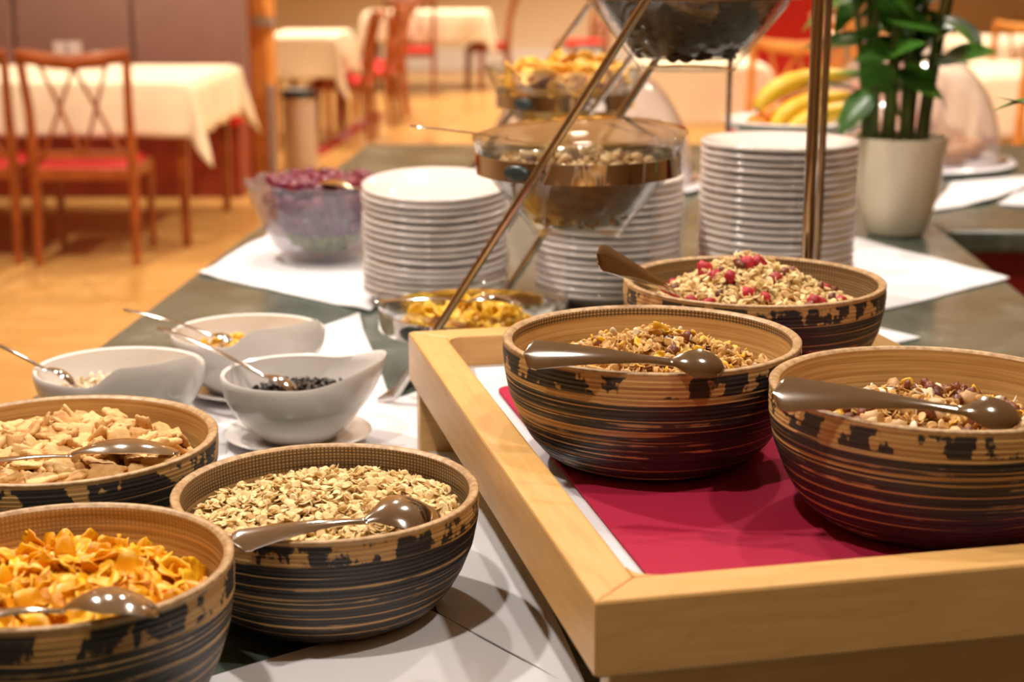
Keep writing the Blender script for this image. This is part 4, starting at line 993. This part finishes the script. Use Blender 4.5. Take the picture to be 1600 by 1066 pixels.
def dining_table(cx, cy, ax, ay, zt, drop, lab_t, lab_c, seed=0, legs=True, rz=0, wood=None):
    wood = wood or M['wood_bg']
    t = empty('dining_table', (cx, cy, 0), R(rz), lab_t, 'table', 'dining tables')
    MB().box((0, 0, zt - .020), (2 * ax, 2 * ay, .03)).build('table_top', wood, t, smooth=False)
    for sx in (-1, 1):
        for sy in (-1, 1):
            MB().tube([(sx * (ax - .06), sy * (ay - .06), 0), (sx * (ax - .06), sy * (ay - .06), zt - .03)], [.026, .036], 4).build('leg', wood, t)
    mb, l_ = drape(cx, cy, ax + .004, ay + .004, zt, drop, seed); o = mb.build('tablecloth', M['linen'], sharp=0); o.location = l_; o.rotation_euler = (0, 0, R(rz))
    s_ = o.modifiers.new('solid', 'SOLIDIFY'); s_.thickness = .003; s_.offset = 1
    tag(o, lab_c, 'tablecloth', 'cream tablecloths')
# near table on the left
TX, TY = -1.515, 7.60
dining_table(TX - .85, TY + .62, .85, .62, .79, .25, 'cherry dining table under the near cream tablecloth', 'cream tablecloth on the near table with hanging corner, by the brown bench', 1)
g0 = P(100, 86, .793)
for i, (u, v, lab) in enumerate(((95, 84, 'clear drinking glass on the near cream tablecloth'), (118, 82, 'second clear drinking glass beside the first on the near table'), (155, 80, 'short clear glass at the right of the glasses on the near table'))):
    q = onY(u, 90, 8.5); hh = .14 if i < 2 else .09
    e = empty('drinking_glass', (q.x, q.y, .795), 0, lab, 'glass', 'glasses on the near table')
    MB().lathe([(0, .003), (.028, .001), (.031, .004), (.040, hh), (.038, hh + .001), (.029, .010), (0, .009)], 32).build('tumbler', M['acrylic'], e)
# brown upholstered bench behind it
by = 9.72; bx1 = onY(388, 60, by).x
bn = empty('banquette', ((bx1 - 3.6) / 2 - .9, by, 0), 0, 'brown upholstered wall bench with tall padded panels', 'bench')
def bpart(mb, name, m, **k): o = mb.build(name, m, bn, **k); o.location = -Vector(bn.location); return o
seams = [onY(u, 40, by).x for u in (388, 208, 24, -160, -340)]
for a, b in zip(seams, seams[1:]): bpart(MB().box(((a + b) / 2, by, .80), (a - b - .012, .12, .92)), 'back_panel', M['brown_uph'], smooth=False, bevel=.02)
bpart(MB().box(((seams[0] + seams[-1]) / 2, by + .07, .66), (seams[0] - seams[-1], .06, 1.28)), 'back_board', M['mahogany'], smooth=False)
bpart(MB().box(((seams[0] + seams[-1]) / 2, by + .02, 1.29), (seams[0] - seams[-1] + .02, .18, .04)), 'cap_rail', M['mahogany'], smooth=False, bevel=.006)
bpart(MB().box(((seams[0] + seams[-1]) / 2, by - .26, .21), (seams[0] - seams[-1], .40, .42)), 'seat_base', M['mahogany'], smooth=False)
bpart(MB().box(((seams[0] + seams[-1]) / 2, by - .26, .46), (seams[0] - seams[-1], .44, .09)), 'seat_pad', M['seat_red'], smooth=False, bevel=.02)
# wooden partition end
q0, q1 = onY(393, 100, 9.95), onY(430, 100, 9.95)
pt = empty('partition', ((q0.x + q1.x) / 2, 9.95, 0), 0, 'orange brown wooden partition end beside the padded bench', 'partition')
MB().box((0, 0, 1.0), (q1.x - q0.x, .10, 2.0)).build('panel', M['wood_or'], pt, smooth=False, bevel=.006)
MB().box((.055, -.07, .30), (.04, .05, .60)).build('metal_post', M['grey_metal'], pt, smooth=False); MB().box((0.02, -.06, .98), (.14, .05, .05)).build('ledge', M['grey_metal'], pt, smooth=False)
# waste bin
bq = P(467, 272, 0); bi = empty('waste_bin', (bq.x, bq.y + .1, 0), 0, 'beige metal waste bin with a black lid beside the partition', 'bin')
MB().lathe([(0, 0), (.105, 0), (.11, .01), (.11, .46), (.105, .462), (0, .462)], 40).build('body', M['bin_body'], bi)
MB().lathe([(.114, .455), (.116, .50), (.10, .535), (.05, .545), (0, .546)], 40).build('lid', M['black'], bi); MB().lathe([(.115, .458), (.118, .464), (.118, .474), (.115, .478)], 40).build('band', M['chrome'], bi)

# middle distance tables and chairs
dining_table(onY(483, 30, 12.2).x - .02, 12.3, .25, .55, .80, .295, 'small dining table beyond the partition', 'cream tablecloth on the small table beyond the waste bin', 2)
chair(-1.10, 12.3, 88, 'cherry chair standing sideways on the aisle beside the red strip')
chair(-1.00, 13.35, 86, 'second cherry chair along the aisle, behind the first')
chair(-.96, 14.2, 92, 'third cherry chair along the aisle, furthest along the red strip')
dining_table(onY(655, 30, 16.4).x + .05, 17.1, .62, .45, .80, .295, 'far dining table by the cream wall', 'cream tablecloth on the far table by the cream wall', 3)
chair(onY(645, 100, 16.3).x, 16.1, 2, 'cherry chair with its back to the aisle at the far table')
chair(-.05, 17.1, 88, 'cherry chair with red seat at the side of the far table')
chair(.95, 17.8, 110, 'cherry chair standing alone before the cream wall')
# right hand side
dining_table(1.05, 9.3, .34, .5, .79, .32, 'dining table seen between the stands and the bananas', 'cream tablecloth hanging below the chocolate flake bowl', 4, wood=M['wood_or'])
chair(1.42, 8.25, 12, 'orange beech chair in front of the red wall', M['wood_or'])
chair(1.95, 8.9, -40, 'orange beech chair half hidden behind the plant', M['wood_or'])
dining_table(3.05, 8.6, .72, .62, .79, .30, 'dining table on the right behind the pastry dome', 'cream tablecloth on the table to the right of the pastry dome', 5, wood=M['wood_or'])
dining_table(3.5, 11.6, .70, .6, .79, .30, 'dining table further back on the right', 'cream tablecloth further back behind the plant leaves', 6, wood=M['wood_or'])
chair(2.55, 7.40, 4, 'orange beech chair at the near side of the table behind the pastry dome', M['wood_or'])
chair(3.25, 10.3, 8, 'orange beech chair between the two tables on the right', M['wood_or'])
chair(2.28, 11.3, -70, 'orange beech chair sideways at the rear right table', M['wood_or'])
